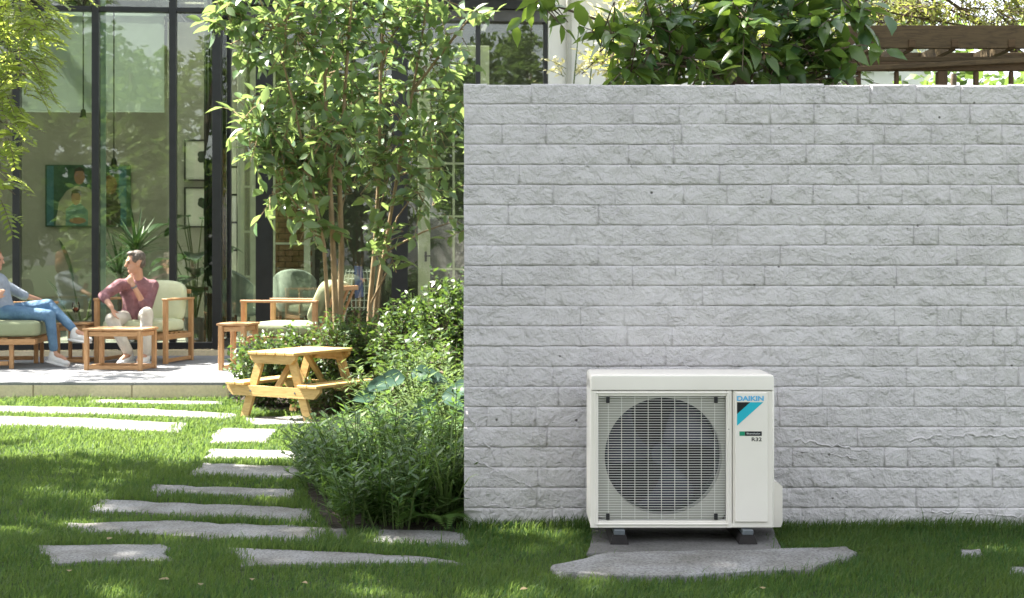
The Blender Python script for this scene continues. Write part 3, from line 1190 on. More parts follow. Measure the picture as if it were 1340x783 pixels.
make_ac()


# ================================================================== HOUSE
HA = math.atan2(0.087, 0.996)
HL = V((-3.57, 17.3, 0))
HU = V((math.cos(HA), math.sin(HA), 0))
HN = V((-math.sin(HA), math.cos(HA), 0))


def hx(px, y=0.0):
    k = (px - 670) / F
    return (k * (HL.y + y * HN.y) - HL.x - y * HN.x) / (HU.x - k * HU.y)


def hz(px, py, y=0.0):
    x = hx(px, y)
    Y = HL.y + x * HU.y + y * HN.y
    return CH - (py - HZ) / F * Y


def HP(x, y, z=0.0):
    return HL + HU * x + HN * y + V((0, 0, z))


house = thing('glass_house', 'modern house with dark framed glass walls behind the terrace', 'house', HL, HA)
FZ = 0.24     # sill of glass
TOPZ = 4.95


def hbox(name, x0, x1, y0, y1, z0, z1, mat, bev=0.004, parent=None, label=None):
    mb = MB().box(((x0 + x1) / 2, (y0 + y1) / 2, (z0 + z1) / 2), (abs(x1 - x0), abs(y1 - y0), abs(z1 - z0)), bev)
    return mb.build(name, MAT[mat], parent or house, label=label)


RX = hx(716, 1.1)      # right end of the recess glazing
XL = -7.5
# floor, plinth, ceiling, walls
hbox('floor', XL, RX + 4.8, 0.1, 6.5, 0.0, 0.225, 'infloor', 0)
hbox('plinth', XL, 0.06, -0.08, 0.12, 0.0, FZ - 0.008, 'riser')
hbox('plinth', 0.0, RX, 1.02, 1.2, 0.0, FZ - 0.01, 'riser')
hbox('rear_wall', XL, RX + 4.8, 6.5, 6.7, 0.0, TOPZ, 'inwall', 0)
hbox('side_wall', XL - .2, XL - .002, 0.0, 6.7, 0.0, TOPZ, 'inwall', 0)
# sash frame round each bay
mul = [hx(22), hx(125.5), hx(226.5)]
xs_edges = [XL, hx(-80)] + mul + [-0.06]
TRZ0, TRZ1 = hz(130, 15.5), hz(130, 9)
for xx in [hx(-80)] + mul:
    hbox('mullion', xx - 0.042, xx + 0.042, -0.05, 0.07, FZ + .09, TOPZ - .2, 'frame')
hbox('corner_post', -0.11, 0.0, -0.055, 0.085, FZ, TOPZ - .2, 'frame')
hbox('bottom_rail', XL, -0.112, -0.05, 0.07, FZ, FZ + 0.085, 'frame')
hbox('top_rail', XL, 0.0, -0.05, 0.07, TOPZ - .197, TOPZ - .05, 'frame')
for a, b in zip(xs_edges[:-1], xs_edges[1:]):
    a2, b2 = a + 0.044, b - 0.044
    hbox('transom', a2, b2, -0.045, 0.065, TRZ0, TRZ1, 'frame')
    hbox('pane', a2, b2, 0.004, 0.012, FZ + 0.087, TRZ0 - .001, 'glass', 0)
    hbox('pane', a2, b2, 0.004, 0.012, TRZ1 + .001, TOPZ - .2, 'glass', 0)
# return
hbox('corner_post', -0.10, 0.0, 1.0, 1.10, FZ, TOPZ - .2, 'frame')
hbox('bottom_rail', -0.055, 0.0, 0.088, 0.998, FZ, FZ + .085, 'frame')
hbox('pane', -0.034, -0.026, 0.09, 0.995, FZ + .088, TOPZ - .2, 'glass', 0)
# recess: columns, beams, panes
colx = [hx(346, 1.1), hx(523, 1.1)]
BZ0, BZ1, BZ2 = hz(650, 30, 1.1), hz(650, 14.5, 1.1), hz(650, -14, 1.1)
for xx in colx:
    c = MB()
    c.box((xx, 1.02, (FZ + BZ0) / 2), (0.21, 0.02, BZ0 - FZ - .01), 0.002)
    c.box((xx, 1.18, (FZ + BZ0) / 2), (0.21, 0.02, BZ0 - FZ - .01), 0.002)
    c.box((xx, 1.1, (FZ + BZ0) / 2), (0.07, 0.138, BZ0 - FZ - .01), 0.002)
    c.build('column', MAT['frame'], house)
hbox('beam', 0.002, RX, 0.98, 1.2, BZ0, BZ1 - .003, 'beam')
hbox('beam', 0.002, RX + .02, 0.93, 1.22, BZ1, BZ2, 'frame')
hbox('upper_glazing_rail', 0.002, RX, 1.0, 1.2, BZ2 + .002, TOPZ - .05, 'beam')
m2 = hx(625.5, 1.1)
hbox('mullion', m2 - 0.03, m2 + 0.03, 1.05, 1.15, FZ + .002, BZ0 - .002, 'frame')
edges = [0.0] + colx + [m2, RX - 0.05]
for i in range(4):
    ha = 0.107 if i in (1, 2) else 0.002
    hb = 0.107 if i in (0, 1) else 0.032
    if i == 3:
        ha, hb = 0.032, 0.002
    hbox('pane', edges[i] + ha, edges[i + 1] - hb, 1.096, 1.104, FZ + .003, BZ0 - .003, 'glass', 0)
hbox('end_post', RX - 0.048, RX, 1.03, 1.17, FZ, BZ0 - .002, 'frame')
# white rendered wing
hbox('rendered_wall', RX + .002, RX + 5.2, 0.98, 1.4, 0.0, TOPZ, 'render', 0.003)
dx_ = hx(744, 0.95)
dp = MB().tube([(dx_, 0.93, 0.0), (dx_, 0.93, TOPZ)], 0.038, 12)
dp.build('downpipe', M('grey_pipe', (0.42, 0.42, 0.39), None, 4, 0.5), house, True, 60)
hbox('roof', XL - .3, RX + 5.3, 5.0, 7.0, TOPZ + .002, TOPZ + .2, 'beam', 0)
hbox('roof', XL - .3, RX + 5.3, -0.06, 0.12, TOPZ + .002, TOPZ + .1, 'beam', 0)
hbox('added_rooflight', XL - .3, RX + 5.3, 0.122, 4.998, TOPZ + .05, TOPZ + .06, 'clear', 0)  # unseen glazed roof, added so that daylight brightens the room
for k in range(9):
    xx = XL + 0.2 + k * 1.55
    hbox('roof_beam', xx - .04, xx + .04, 0.13, 4.99, TOPZ - .12, TOPZ + .04, 'beam', 0)
# inner partition carrying the prints
px0 = hx(219, 3.6)
px1 = hx(322, 3.6)
hbox('partition', px0, px1, 3.6, 3.75, 0.226, TOPZ - .1, 'inwall', 0)
# pale header beam in the room
hbox('ceiling_beam', XL, px0 - .02, 3.3, 3.5, hz(60, 28, 3.3), TOPZ - .1, 'inwall', 0)
hbox('partition', hx(412, 4), RX + .3, 4.0, 4.15, 0.226, TOPZ - .1, 'dark', 0)  # dark sheet standing in for the dim depth of the room

# blinds, pendant cords, curtain
for a, b, lab in ((29, 121, 'white roller blind half lowered behind the left pane'), (133, 215, 'white roller blind half lowered behind the middle pane')):
    y = 0.45
    t = thing('roller_blind', lab, 'blind', HP(hx((a + b) / 2, y), y, hz(a, 144, y)), HA)
    wid = hx(b, y) - hx(a, y)
    hgt = hz(a, 20, y) - hz(a, 144, y)
    MB().box((0, 0, hgt / 2), (wid, 0.006, hgt), 0.001).build('fabric', MAT['blind'], t)
    MB().tube([(-wid / 2, 0.003, -0.012), (wid / 2, 0.003, -0.012)], 0.014, 10).build('bottom_bar', MAT['blind'], t, True)
    MB().tube([(-wid / 2 - .02, 0.003, hgt + .03), (wid / 2 + .02, 0.003, hgt + .03)], 0.034, 12).build('roller', MAT['blind'], t, True)
for pxx, pyy, lab in ((109, 150, 'thin pendant lamp hanging before the left blind'), (149, 214, 'thin pendant lamp hanging lower before the middle blind')):
    y = 0.30
    zb = hz(pxx, pyy, y)
    t = thing('pendant_lamp', lab, 'lamp', HP(hx(pxx, y), y, zb), 0)
    MB().tube([(0, 0, 0.05), (0, 0, TOPZ - zb)], 0.008, 6).build('cord', MAT['black_plastic'], t)
    MB().lathe((0, 0, -0.04), [(0.012, 0.11), (0.03, 0.09), (0.034, 0.03), (0.05, 0.0), (0.03, 0.0)], 16).build('lamp_socket', MAT['black_plastic'], t, True)
y = 0.35
t = thing('curtain', 'dark green curtain hanging at the corner of the glass room', 'curtain', HP(hx(275, y), y, 0.23), HA)
mb = MB()
cv_ = []
for k in range(13):
    cv_.append((-0.075 + 0.15 * k / 12, 0.025 * math.sin(k * 1.9)))
vs = [(a, b, 0.0) for a, b in cv_] + [(a, b, TOPZ - .4) for a, b in cv_]
mb.add(vs, [(k, k + 1, 14 + k, 13 + k) for k in range(12)])
link('curtain_fabric', evaluated(mb, [('SOLIDIFY', dict(thickness=0.006))], 'curtain'), t, M('dark_green_velvet', (0.02, 0.03, 0.022), None, 6, 0.9))
# pale sliding-door edge just right of the middle mullion
t = thing('sliding_door', 'pale edge of a sliding glass door beside the middle mullion', 'door', HP(hx(134, .2), .2, FZ), HA)
MB().box((0, 0, 2.2), (0.085, 0.02, 4.35), 0.003).build('door_stile', M('pale_blue_edge', (0.40, 0.52, 0.50), None, 4, 0.3), t)

# picture of a family group
y = 6.42
pa, pb = hx(59, y), hx(171, y)
za, zb = hz(110, 297, y), hz(110, 216, y)
t = thing('wall_picture', 'large printed group portrait on the rear wall of the room', 'picture', HP((pa + pb) / 2, y, (za + zb) / 2), HA)
pw, ph = pb - pa, zb - za
MB().box((0, 0.02, 0), (pw, 0.03, ph), 0.003).build('canvas', M('green_backdrop_print', (0.07, 0.14, 0.08), (0.015, 0.045, 0.03), 3.5, 0.8), t)


def pic(name, pts, mat, lift=0.002):
    MB().prism([((u - .5) * pw, (.5 - v) * ph) for u, v in pts], (0, 0.003 - lift, 0), (1, 0, 0), (0, 0, 1), 0.001).build(name, mat, t)


def oval(u, v, a, b, n=14):
    return [(u + a * math.cos(2 * math.pi * k / n), v + b * math.sin(2 * math.pi * k / n)) for k in range(n)]


ps = M('print_skin', (0.30, 0.17, 0.10), None, 8, 0.8)
pd = M('print_dark', (0.045, 0.035, 0.03), None, 8, 0.8)
pg = M('print_khaki', (0.28, 0.28, 0.20), None, 8, 0.8)
pt_ = M('print_teal', (0.12, 0.22, 0.19), None, 8, 0.8)
pb_ = M('print_strip', (0.06, 0.16, 0.18), None, 8, 0.8)
pic('print_edge', [(0.02, 0.02), (0.1, 0.02), (0.1, 0.98), (0.02, 0.98)], pb_, 0.001)
pic('print_edge', [(0.86, 0.02), (0.95, 0.02), (0.95, 0.98), (0.86, 0.98)], pb_, 0.001)
pic('print_figure', [(0.12, 0.98), (0.16, 0.6), (0.25, 0.42), (0.36, 0.34), (0.5, 0.36), (0.62, 0.5), (0.66, 0.98)], pg, 0.0012)
pic('print_figure', [(0.66, 0.98), (0.64, 0.55), (0.72, 0.36), (0.82, 0.4), (0.88, 0.6), (0.88, 0.98)], pd, 0.0014)
pic('print_figure', [(0.24, 0.98), (0.24, 0.72), (0.32, 0.63), (0.42, 0.63), (0.5, 0.74), (0.5, 0.98)], pt_, 0.002)
pic('print_face', oval(0.40, 0.19, 0.062, 0.13), ps, 0.0024)
pic('print_face', oval(0.36, 0.54, 0.055, 0.11), ps, 0.0026)
pic('print_hair', [(0.335, 0.17), (0.345, 0.07), (0.40, 0.03), (0.455, 0.07), (0.465, 0.17), (0.44, 0.1), (0.36, 0.1)], pd, 0.003)
pic('print_hair', [(0.30, 0.52), (0.31, 0.42), (0.36, 0.39), (0.41, 0.42), (0.42, 0.52), (0.395, 0.46), (0.325, 0.46)], pd, 0.0032)
pic('print_hair', oval(0.76, 0.32, 0.08, 0.16), M('print_auburn', (0.16, 0.08, 0.04), None, 8, 0.8), 0.0022)
pic('print_hand', oval(0.38, 0.9, 0.1, 0.05), ps, 0.0034)

# two framed botanical prints
for i, (p1, p2, lab) in enumerate(((183, 237, 'upper framed botanical print on the pale partition'), (245, 298, 'lower framed botanical print on the pale partition'))):
    y = 3.57
    a, b = hx(241, y), hx(284, y)
    z1, z0 = hz(260, p1, y), hz(260, p2, y)
    t = thing('framed_print', lab, 'picture', HP((a + b) / 2, y, (z0 + z1) / 2), HA)
    w, h = b - a, z1 - z0
    MB().box((0, 0.012, 0), (w - .03, 0.012, h - .03), 0).build('print_sheet', MAT['paper'], t)
    fr_ = MB()
    fr_.box((-w / 2 + .011, 0, 0), (0.022, 0.03, h), 0.002)
    fr_.box((w / 2 - .011, 0, 0), (0.022, 0.03, h), 0.002)
    fr_.box((0, 0.001, h / 2 - .011), (w - .046, 0.03, 0.022), 0.002)
    fr_.box((0, 0.001, -h / 2 + .011), (w - .046, 0.03, 0.022), 0.002)
    fr_.build('picture_frame', MAT['black_plastic'], t)
    lf = MB()
    for k in range(9):
        a_ = random.uniform(0, 6.28)
        r_ = random.uniform(0.01, 0.07)
        lf.prism([(0.045 + r_ * math.cos(a_) + 0.05 * math.cos(q * .7), 0.06 + r_ * math.sin(a_) + 0.05 * math.sin(q * .7)) for q in range(9)], (0, 0.0035 - k * .0004, 0), (1, 0, 0), (0, 0, 1), 0.0005)
    lf.prism([(0.04, -0.12), (0.05, -0.12), (0.052, 0.05), (0.042, 0.05)], (0, 0.0036, 0), (1, 0, 0), (0, 0, 1), 0.0005)
    lf.build('printed_leaf', M('printed_green%d' % i, (0.03, 0.055, 0.03), None, 8, 0.8), t)


# interior glazed doors
def glazed_door(pa, pb, y, ptop, cols, rows, lab, w=0.09, handle=None, brickpanel=False):
    a, b = hx(pa, y), hx(pb, y)
    t = thing('glazed_door', lab, 'door', HP((a + b) / 2, y, 0.226), HA)
    hw = (b - a) / 2
    H = hz((pa + pb) / 2, ptop, y) - 0.226
    m = MAT['creamframe']
    MB().box((-hw + w / 2, 0, H / 2), (w, 0.05, H), 0.004).build('stile', m, t)
    MB().box((hw - w / 2, 0, H / 2), (w, 0.05, H), 0.004).build('stile', m, t)
    MB().box((0, 0.001, H - w / 2), (2 * hw - 2 * w - .002, 0.046, w), 0.004).build('top_rail', m, t)
    MB().box((0, 0.001, 0.12), (2 * hw - 2 * w - .002, 0.046, 0.236), 0.004).build('bottom_rail', m, t)
    x0, x1 = -hw + w, hw - w
    for k in range(1, cols):
        xx = x0 + (x1 - x0) * k / cols
        MB().box((xx, 0.002, (0.24 + H - w) / 2), (0.03, 0.03, H - w - .244), 0.002).build('glazing_bar', m, t)
    for k in range(1, rows):
        zz = 0.24 + (H - w - .24) * k / rows
        MB().box((0, 0.003, zz), (x1 - x0 - .002, 0.028, 0.03), 0.002).build('glazing_bar', m, t)
    for i in range(cols):
        for k in range(rows):
            xa = x0 + (x1 - x0) * (i + .5) / cols
            zz = 0.24 + (H - w - .24) * (k + .5) / rows
            MB().box((xa, 0.004, zz), ((x1 - x0) / cols - .032, 0.006, (H - w - .24) / rows - .032), 0).build('pane', MAT['clear'], t)
    if handle:
        hxx = hx(handle[0], y) - (a + b) / 2
        hzz = hz(handle[0], handle[1], y) - .226
        MB().box((hxx, -0.035, hzz), (0.03, 0.012, 0.14), 0.003).box((hxx + .03, -0.055, hzz + .01), (0.10, 0.02, 0.02), 0.004).build('handle', MAT['black_plastic'], t)
    return t


glazed_door(311, 336, 2.6, 60, 1, 6, 'narrow cream glazed door leaf left of the dark column')
glazed_door(352, 406, 3.0, 60, 1, 7, 'cream glazed door with a brick room beyond it')
glazed_door(547, 640, 2.2, 60, 2, 5, 'cream glazed door with black handle beside the garden wall', 0.17, (557, 336))
# brick chimney breast beyond the doors
t = thing('chimney_breast', 'warm brick chimney breast seen through the cream glazed door', 'chimney', HP(hx(378, 4.6), 4.6, 0.226), HA)
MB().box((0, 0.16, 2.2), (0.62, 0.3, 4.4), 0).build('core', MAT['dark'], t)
for k in range(32):
    for q in range(3):
        off = 0.1 if k % 2 else 0.0
        xx = -0.22 + q * 0.21 + off - .04
        MB().box((xx, -0.006, 0.07 + k * 0.088), (0.2, 0.04, 0.08), 0.004).build('brick', MAT['brickred'], t)
# pale shelving panels seen between the posts
t = thing('shelf_panel', 'pale shelving unit seen between the two corner posts', 'shelf', HP(hx(302, 3.0), 3.0, 0.226), HA)
for k in range(5):
    MB().box((0, 0.02, 1.05 + k * 0.40), (0.16, 0.02, 0.37), 0.003).build('panel', MAT['paper'], t)
MB().box((0, 0.2, 1.4), (0.18, 0.3, 2.8), 0.003).build('carcass', MAT['dark'], t)


def tub_chair(px, py_top, y, lab, rz=0.0, w=0.62, mat='tub'):
    t = thing('tub_chair', lab, 'chair', HP(hx(px, y), y, 0.226), HA + rz, 'rounded chairs inside the house')
    H = hz(px, py_top, y) - .226
    mb = MB()
    vs, fs = [], []
    n = 18
    for k in range(n + 1):
        a = R(-20) + R(220) * k / n
        r1 = w / 2
        hh = H * (0.80 + 0.20 * math.sin(math.pi * k / n))
        for (rr_, zz) in ((r1 - .05, 0.42), (r1 - .06, hh - .03), (r1 - .035, hh), (r1, hh - .03), (r1 - .01, 0.42)):
            vs.append((rr_ * math.cos(a), rr_ * .9 * math.sin(a), zz))
    for k in range(n):
        for j in range(5):
            q = (j + 1) % 5
            fs.append((k * 5 + j, k * 5 + q, (k + 1) * 5 + q, (k + 1) * 5 + j))
    fs.append((0, 1, 2, 3, 4)); fs.append(tuple(n * 5 + j for j in range(5)))
    mb.add(vs, fs)
    mb.build('backrest', MAT[mat], t, True, 50)
    MB().ell((0, -0.02, 0.40), (w / 2 - .03, w / 2 - .05, 0.075), None, 20, 8, e2=.5).build('seat', MAT[mat], t, True, 80)
    for sx in (-1, 1):
        for sy in (-1, 1):
            MB().tube([(sx * .17, sy * .16, .36), (sx * .23, sy * .21, 0)], [.02, .012], 8).build('leg', MAT['frame'], t, True)
    return t


tub_chair(385, 352, 1.75, 'rounded grey blue chair behind the glass between the columns', 3.14, 0.60)
tub_chair(314, 352, 2.1, 'rounded grey blue chair partly hidden by the corner post', 2.2, 0.5)

# white wire chair with a blue throw, put in for a reflection on the glass
y = 1.9
t = thing('reflection_chair', 'white wire chair shape with a blue cloth behind the slender tree, standing in for a reflection', 'chair', HP(hx(468, y), y, 0.226), HA)
mb = MB()
for k in range(8):
    u = -0.2 + 0.4 * k / 7
    mb.tube([(u * .9, -0.22, 0.43), (u, 0.12, 0.42), (u * 1.05, 0.2, 0.75), (u * .8, 0.24, 0.98)], 0.006, 5)
for k in range(6):
    v = k / 5
    zz, yy_ = 0.45 + 0.5 * v, 0.15 + 0.085 * v
    mb.tube([(-.21 + .04 * v, yy_, zz), (0, yy_ + .02, zz), (.21 - .04 * v, yy_, zz)], 0.006, 5)
mb.build('wire_shell', MAT['steelwire'], t, True)
for sx in (-1, 1):
    for sy in (-1, 1):
        MB().tube([(sx * .16, sy * .16, .43), (sx * .24, sy * .22, 0)], .01, 6).build('leg', MAT['steelwire'], t, True)
t = thing('throw', 'blue cloth over the white wire chair shape, standing in for a reflection', 'throw', HP(hx(468, y), y, 0.226 + .6), HA)
mb = MB().add([(-.05, .1, .42), (.06, .1, .42), (.08, .1, .0), (-.04, .1, -.02), (-.05, .3, .42), (.06, .3, .42), (.07, .34, .1), (-.05, .34, .08)],
              [(0, 1, 2, 3), (0, 4, 5, 1), (4, 7, 6, 5)])
link('throw_cloth', evaluated(mb, [('SOLIDIFY', dict(thickness=0.012))], 'cloth'), t, MAT['bluecloth'])


# house plants
def blade_leaf(mb, base, d, L, w, sag, n=6, fold=0.15):
    """an arching strap or paddle leaf"""
    base, d = V(base), V(d).normalized()
    side = d.cross(V((0, 0, 1)))
    if side.length < 1e-3:
        side = V((1, 0, 0))
    side.normalize()
    vs, fs = [], []
    for i in range(n + 1):
        u = i / n
        p = base + d * L * u + V((0, 0, -1)) * sag * L * u * u
        ww = w * (math.sin(math.pi * min(1, (u * .92 + .08))) ** .7) if w > 0.05 else w * (1 - u) ** .6 * min(1, .4 + u * 4)
        up_ = side.cross(d)
        vs += [p - side * ww / 2 + up_ * ww * fold, p, p + side * ww / 2 + up_ * ww * fold]
    for i in range(n):
        a = i * 3
        fs += [(a, a + 1, a + 4, a + 3), (a + 1, a + 2, a + 5, a + 4)]
    mb.add(vs, fs)


def potted(name, label, px, y, build, ppx=None):
    t = thing(name, label, 'house plant', HP(hx(px, y), y, 0.226), HA)
    MB().lathe((0, 0, 0), [(0.001, 0), (0.13, 0), (0.18, 0.34), (0.165, 0.34), (0.16, 0.3), (0.001, 0.3)], 20).build('pot', MAT['pot'], t, True, 50)
    build(t)
    return t


def yucca(t):
    st = MB()
    lf = []
    for sx, h in ((-.10, 0.95), (.08, 1.25)):
        st.tube([(sx, 0, .3), (sx * 1.2, 0, h)], [.035, .028], 8)
        for k in range(44):
            a = random.uniform(0, 6.28)
            e = random.uniform(-0.25, 1.3)
            mb = MB()
            blade_leaf(mb, (sx * 1.2, 0, h + random.uniform(-.12, .06)), (math.cos(a) * math.cos(e), math.sin(a) * math.cos(e), math.sin(e)), random.uniform(.5, .75), 0.049, random.uniform(.05, .35))
            mb.build('leaf', L_DARK, t, True, 180, fix=False)
    st.build('stem', MAT['greybark'], t, True)


potted('yucca', 'spiky dark yucca behind the seated man', 168, 1.3, yucca)


def strel(t):
    st = MB()
    for (dx, h, tilt, L, w) in ((0.02, .85, -.30, .62, .22), (0.08, .8, .30, .60, .2), (-.05, .55, -.5, .4, .14), (.0, .5, .8, .42, .12)):
        p = V((dx, 0, .3)); q = V((dx + tilt * .35, 0.0, h))
        st.tube([p, (p + q) / 2, q], [.014, .011, .008], 6)
        mb = MB()
        blade_leaf(mb, q, (tilt, -.05, 1), L, w, .08, 8, .2)
        mb.build('leaf', L_DARK, t, True, 180, fix=False)
    st.build('stem', MAT['greenstem'], t, True)


potted('bird_of_paradise_plant', 'house plant with two dark upright paddle leaves beside the mullion', 104, 0.8, strel)


def monst(t):
    st = MB()
    for k in range(16):
        a = random.uniform(0, 6.28)
        h = random.uniform(.7, 1.75)
        r_ = random.uniform(.1, .42)
        q = V((r_ * math.cos(a), r_ * .6 * math.sin(a), h))
        st.tube([(0, 0, .3), (q.x * .4, q.y * .4, h * .7), q], [.012, .009, .006], 5)
        mb = MB()
        blade_leaf(mb, q, (math.cos(a) + random.uniform(-.4, .4), math.sin(a) - .3, .25), .34, .30, .5, 7, .1)
        mb.build('leaf', L_DARK, t, True, 180, fix=False)
    st.build('stem', MAT['greenstem'], t, True)


potted('monstera', 'bushy dark broad leaved house plant below the prints', 256, 1.6, monst)


# ================================================================== TERRACE FURNITURE
def cushion(name, c, size, mat, parent, rot=None, e=0.28, e2=0.42):
    return MB().ell(c, (size[0] / 2, size[1] / 2, size[2] / 2), rot, 36, 18, e=e, e2=e2).build(name, mat, parent, True, 180)


def armchair(loc, rz, label, w=0.84, d=0.66, ah=0.735, recline=False, cush='cushion'):
    t = thing('armchair', label, 'armchair', loc, rz, 'teak lounge chairs on the terrace')
    T = MAT['teak']
    hw, hd = w / 2, d / 2
    for sx in (-1, 1):
        x = sx * hw
        plank('leg', (x, -hd, 0), (x, -hd, ah - .026), .05, .05, T, t, (0, 1, 0))
        plank('leg', (x, hd, 0), (x, hd, ah - .026), .05, .05, T, t, (0, 1, 0))
        plank('armrest', (x, -hd - .03, ah - .013), (x, hd + .03, ah - .013), .065, .026, T, t)
        plank('side_rail', (x, -hd + .026, .30), (x, hd - .026, .30), .03, .06, T, t)
        plank('foot_rail', (x, -hd + .026, .035), (x, hd - .026, .035), .034, .04, T, t)
    plank('front_rail', (-hw + .026, -hd, .30), (hw - .026, -hd, .30), .03, .06, T, t)
    plank('rear_rail', (-hw + .026, hd, .30), (hw - .026, hd, .30), .03, .06, T, t)
    for k in range(5):
        yy_ = -hd + .08 + k * (d - .16) / 4
        plank('seat_slat', (-hw + .02, yy_, .338), (hw - .02, yy_, .338), .07, .015, T, t)
    ya, za = hd - .02, .36
    yb, zb_ = hd + (.20 if recline else .06), .86 if recline else .80
    for k in range(4):
        xx = -hw + .12 + k * (w - .24) / 3
        plank('back_slat', (xx, ya, za), (xx, yb, zb_), .06, .016, T, t, (0, 1, 0.2))
    plank('back_rail', (-hw + .03, yb, zb_), (hw - .03, yb, zb_), .03, .05, T, t)
    cushion('seat_cushion', (0, -.02, .345 + .075), (w - .07, d - .01, .15), MAT[cush], t)
    ang = math.atan2(yb - ya, zb_ - za)
    rot = Matrix.Rotation(-ang, 3, 'X')
    c = V((0, (ya + yb) / 2 - .085, (za + zb_) / 2 + .10))
    cushion('back_cushion', c, (w - .09, .15, .50), MAT[cush], t, rot, .3, .45)
    return t


CHY = 16.2
ca = W(187, 470, CHY)
armchair((ca.x + .02, CHY, TZ), R(-12), 'teak armchair with pale green cushions under the seated man', cush='paleCushion')
cb = W(384, 470, 15.5)
armchair((cb.x, 15.5, TZ), R(-104), 'teak armchair facing left behind the picnic table', recline=True, d=.82, w=.78)


def low_table(loc, rz, w, d, h, label, lt=.045, name='coffee_table', cat='table', group=None, rails=True):
    t = thing(name, label, cat, loc, rz, group)
    T = MAT['teak']
    n = 6
    for k in range(n):
        yy_ = -d / 2 + d * (k + .5) / n
        plank('top_board', (-w / 2 - .02, yy_, h - .012), (w / 2 + .02, yy_, h - .012), d / n - .005, .024, T, t)
    for sx in (-1, 1):
        for sy in (-1, 1):
            plank('leg', (sx * (w / 2 - lt / 2), sy * (d / 2 - lt / 2), 0), (sx * (w / 2 - lt / 2), sy * (d / 2 - lt / 2), h - .026), lt, lt, T, t, (0, 1, 0))
        if rails:
            plank('foot_rail', (sx * (w / 2 - lt / 2), -d / 2 + lt + .001, .03), (sx * (w / 2 - lt / 2), d / 2 - lt - .001, .03), .03, .04, T, t)
        plank('apron', (sx * (w / 2 - lt / 2), -d / 2 + lt + .001, h - .06), (sx * (w / 2 - lt / 2), d / 2 - lt - .001, h - .06), .02, .05, T, t)
    for sy in (-1, 1):
        plank('apron', (-w / 2 + lt + .001, sy * (d / 2 - lt / 2), h - .06), (w / 2 - lt - .001, sy * (d / 2 - lt / 2), h - .06), .02, .05, T, t)
        if rails:
            plank('foot_rail', (-w / 2 + lt + .001, sy * (d / 2 - lt / 2), .03), (w / 2 - lt - .001, sy * (d / 2 - lt / 2), .03), .03, .04, T, t)
    return t


p = W(158, 470, 15.05)
low_table((p.x, 15.05, TZ), R(-8), 0.64, 0.42, 0.445, 'square teak coffee table before the seated man')
p = W(101, 470, 16.05)
low_table((p.x, 16.05, TZ), R(-6), 0.34, 0.36, 0.455, 'small teak side table carrying the wine glass', .035, 'side_table')
wg = V((p.x + .0, 16.0, TZ + .456))
p = W(312, 470, 15.0)
low_table((p.x, 15.0, TZ), R(-10), 0.30, 0.40, 0.50, 'teak side table at the front left of the empty armchair', .05, 'side_table')

t = thing('wine_glass', 'stemmed glass of amber red wine on the small side table', 'glass', wg)
MB().lathe((0, 0, 0), [(.001, .0), (.036, .001), (.036, .004), (.006, .009), (.0045, .10), (.02, .115), (.042, .15), (.046, .18), (.036, .235), (.0345, .235), (.044, .18), (.040, .152), (.018, .119), (.001, .115)], 24).build('bowl', MAT['clear'], t, True, 60)
MB().lathe((0, 0, 0), [(.001, .119), (.018, .1205), (.038, .153), (.042, .172), (.001, .172)], 24).build('wine', MAT['wine'], t, True, 60)

# sofa on which the woman sits, facing right
sp = W(-6, 470, 15.45)
t = thing('sofa', 'teak sofa with sage green cushions at the left edge', 'sofa', (sp.x, 15.45, TZ), R(8))
T = MAT['teak']
sx0, sx1, sy0, sy1 = -.62, .50, -.42, .46      # +x is the front
plank('side_rail', (sx0, sy0, .29), (sx1, sy0, .29), .03, .06, T, t)
plank('side_rail', (sx0, sy1, .29), (sx1, sy1, .29), .03, .06, T, t)
plank('front_rail', (sx1 - .02, sy0 + .016, .29), (sx1 - .02, sy1 - .016, .29), .03, .06, T, t)
plank('rear_rail', (sx0 + .02, sy0 + .016, .29), (sx0 + .02, sy1 - .016, .29), .03, .06, T, t)
for xx, yy_ in ((sx1 - .25, sy0), (sx1 - .15, sy1), (sx0 + .05, sy0), (sx0 + .05, sy1)):
    plank('leg', (xx, yy_ + (.033 if yy_ < 0 else -.033), 0), (xx, yy_ + (.033 if yy_ < 0 else -.033), .258), .045, .045, T, t, (0, 1, 0))
plank('foot_rail', (sx0 + .08, sy1 - .033, .06), (sx1 - .18, sy1 - .033, .06), .03, .045, T, t)
plank('foot_rail', (sx0 + .08, sy0 + .033, .06), (sx1 - .28, sy0 + .033, .06), .03, .045, T, t)
plank('arm_post', (sx1 - .10, sy1 + .034, 0), (sx1 - .10, sy1 + .034, .67), .04, .04, T, t, (0, 1, 0))
plank('armrest', (sx0, sy1 + .034, .685), (sx1 + .08, sy1 + .034, .685), .07, .026, T, t)
plank('back_post', (sx0 - .02, sy0, 0), (sx0 - .12, sy0, .85), .045, .045, T, t, (0, 1, 0))
plank('back_post', (sx0 - .02, sy1, 0), (sx0 - .12, sy1, .85), .045, .045, T, t, (0, 1, 0))
plank('back_rail', (sx0 - .115, sy0 + .024, .80), (sx0 - .115, sy1 - .024, .80), .03, .06, T, t)
for k in range(5):
    xx = sx0 + .08 + k * .24
    plank('seat_slat', (xx, sy0 + .016, .328), (xx, sy1 - .016, .328), .07, .014, T, t)
cushion('seat_cushion', (sx0 + .30, 0, .425), (.56, .84, .18), MAT['cushion'], t, None, .22, .35)
cushion('seat_cushion', (sx1 - .255, 0, .425), (.56, .84, .18), MAT['cushion'], t, None, .22, .35)
cushion('back_cushion', (sx0 + .03, 0, .70), (.17, .82, .46), MAT['cushion'], t, Matrix.Rotation(-.14, 3, 'Y'), .3, .42)


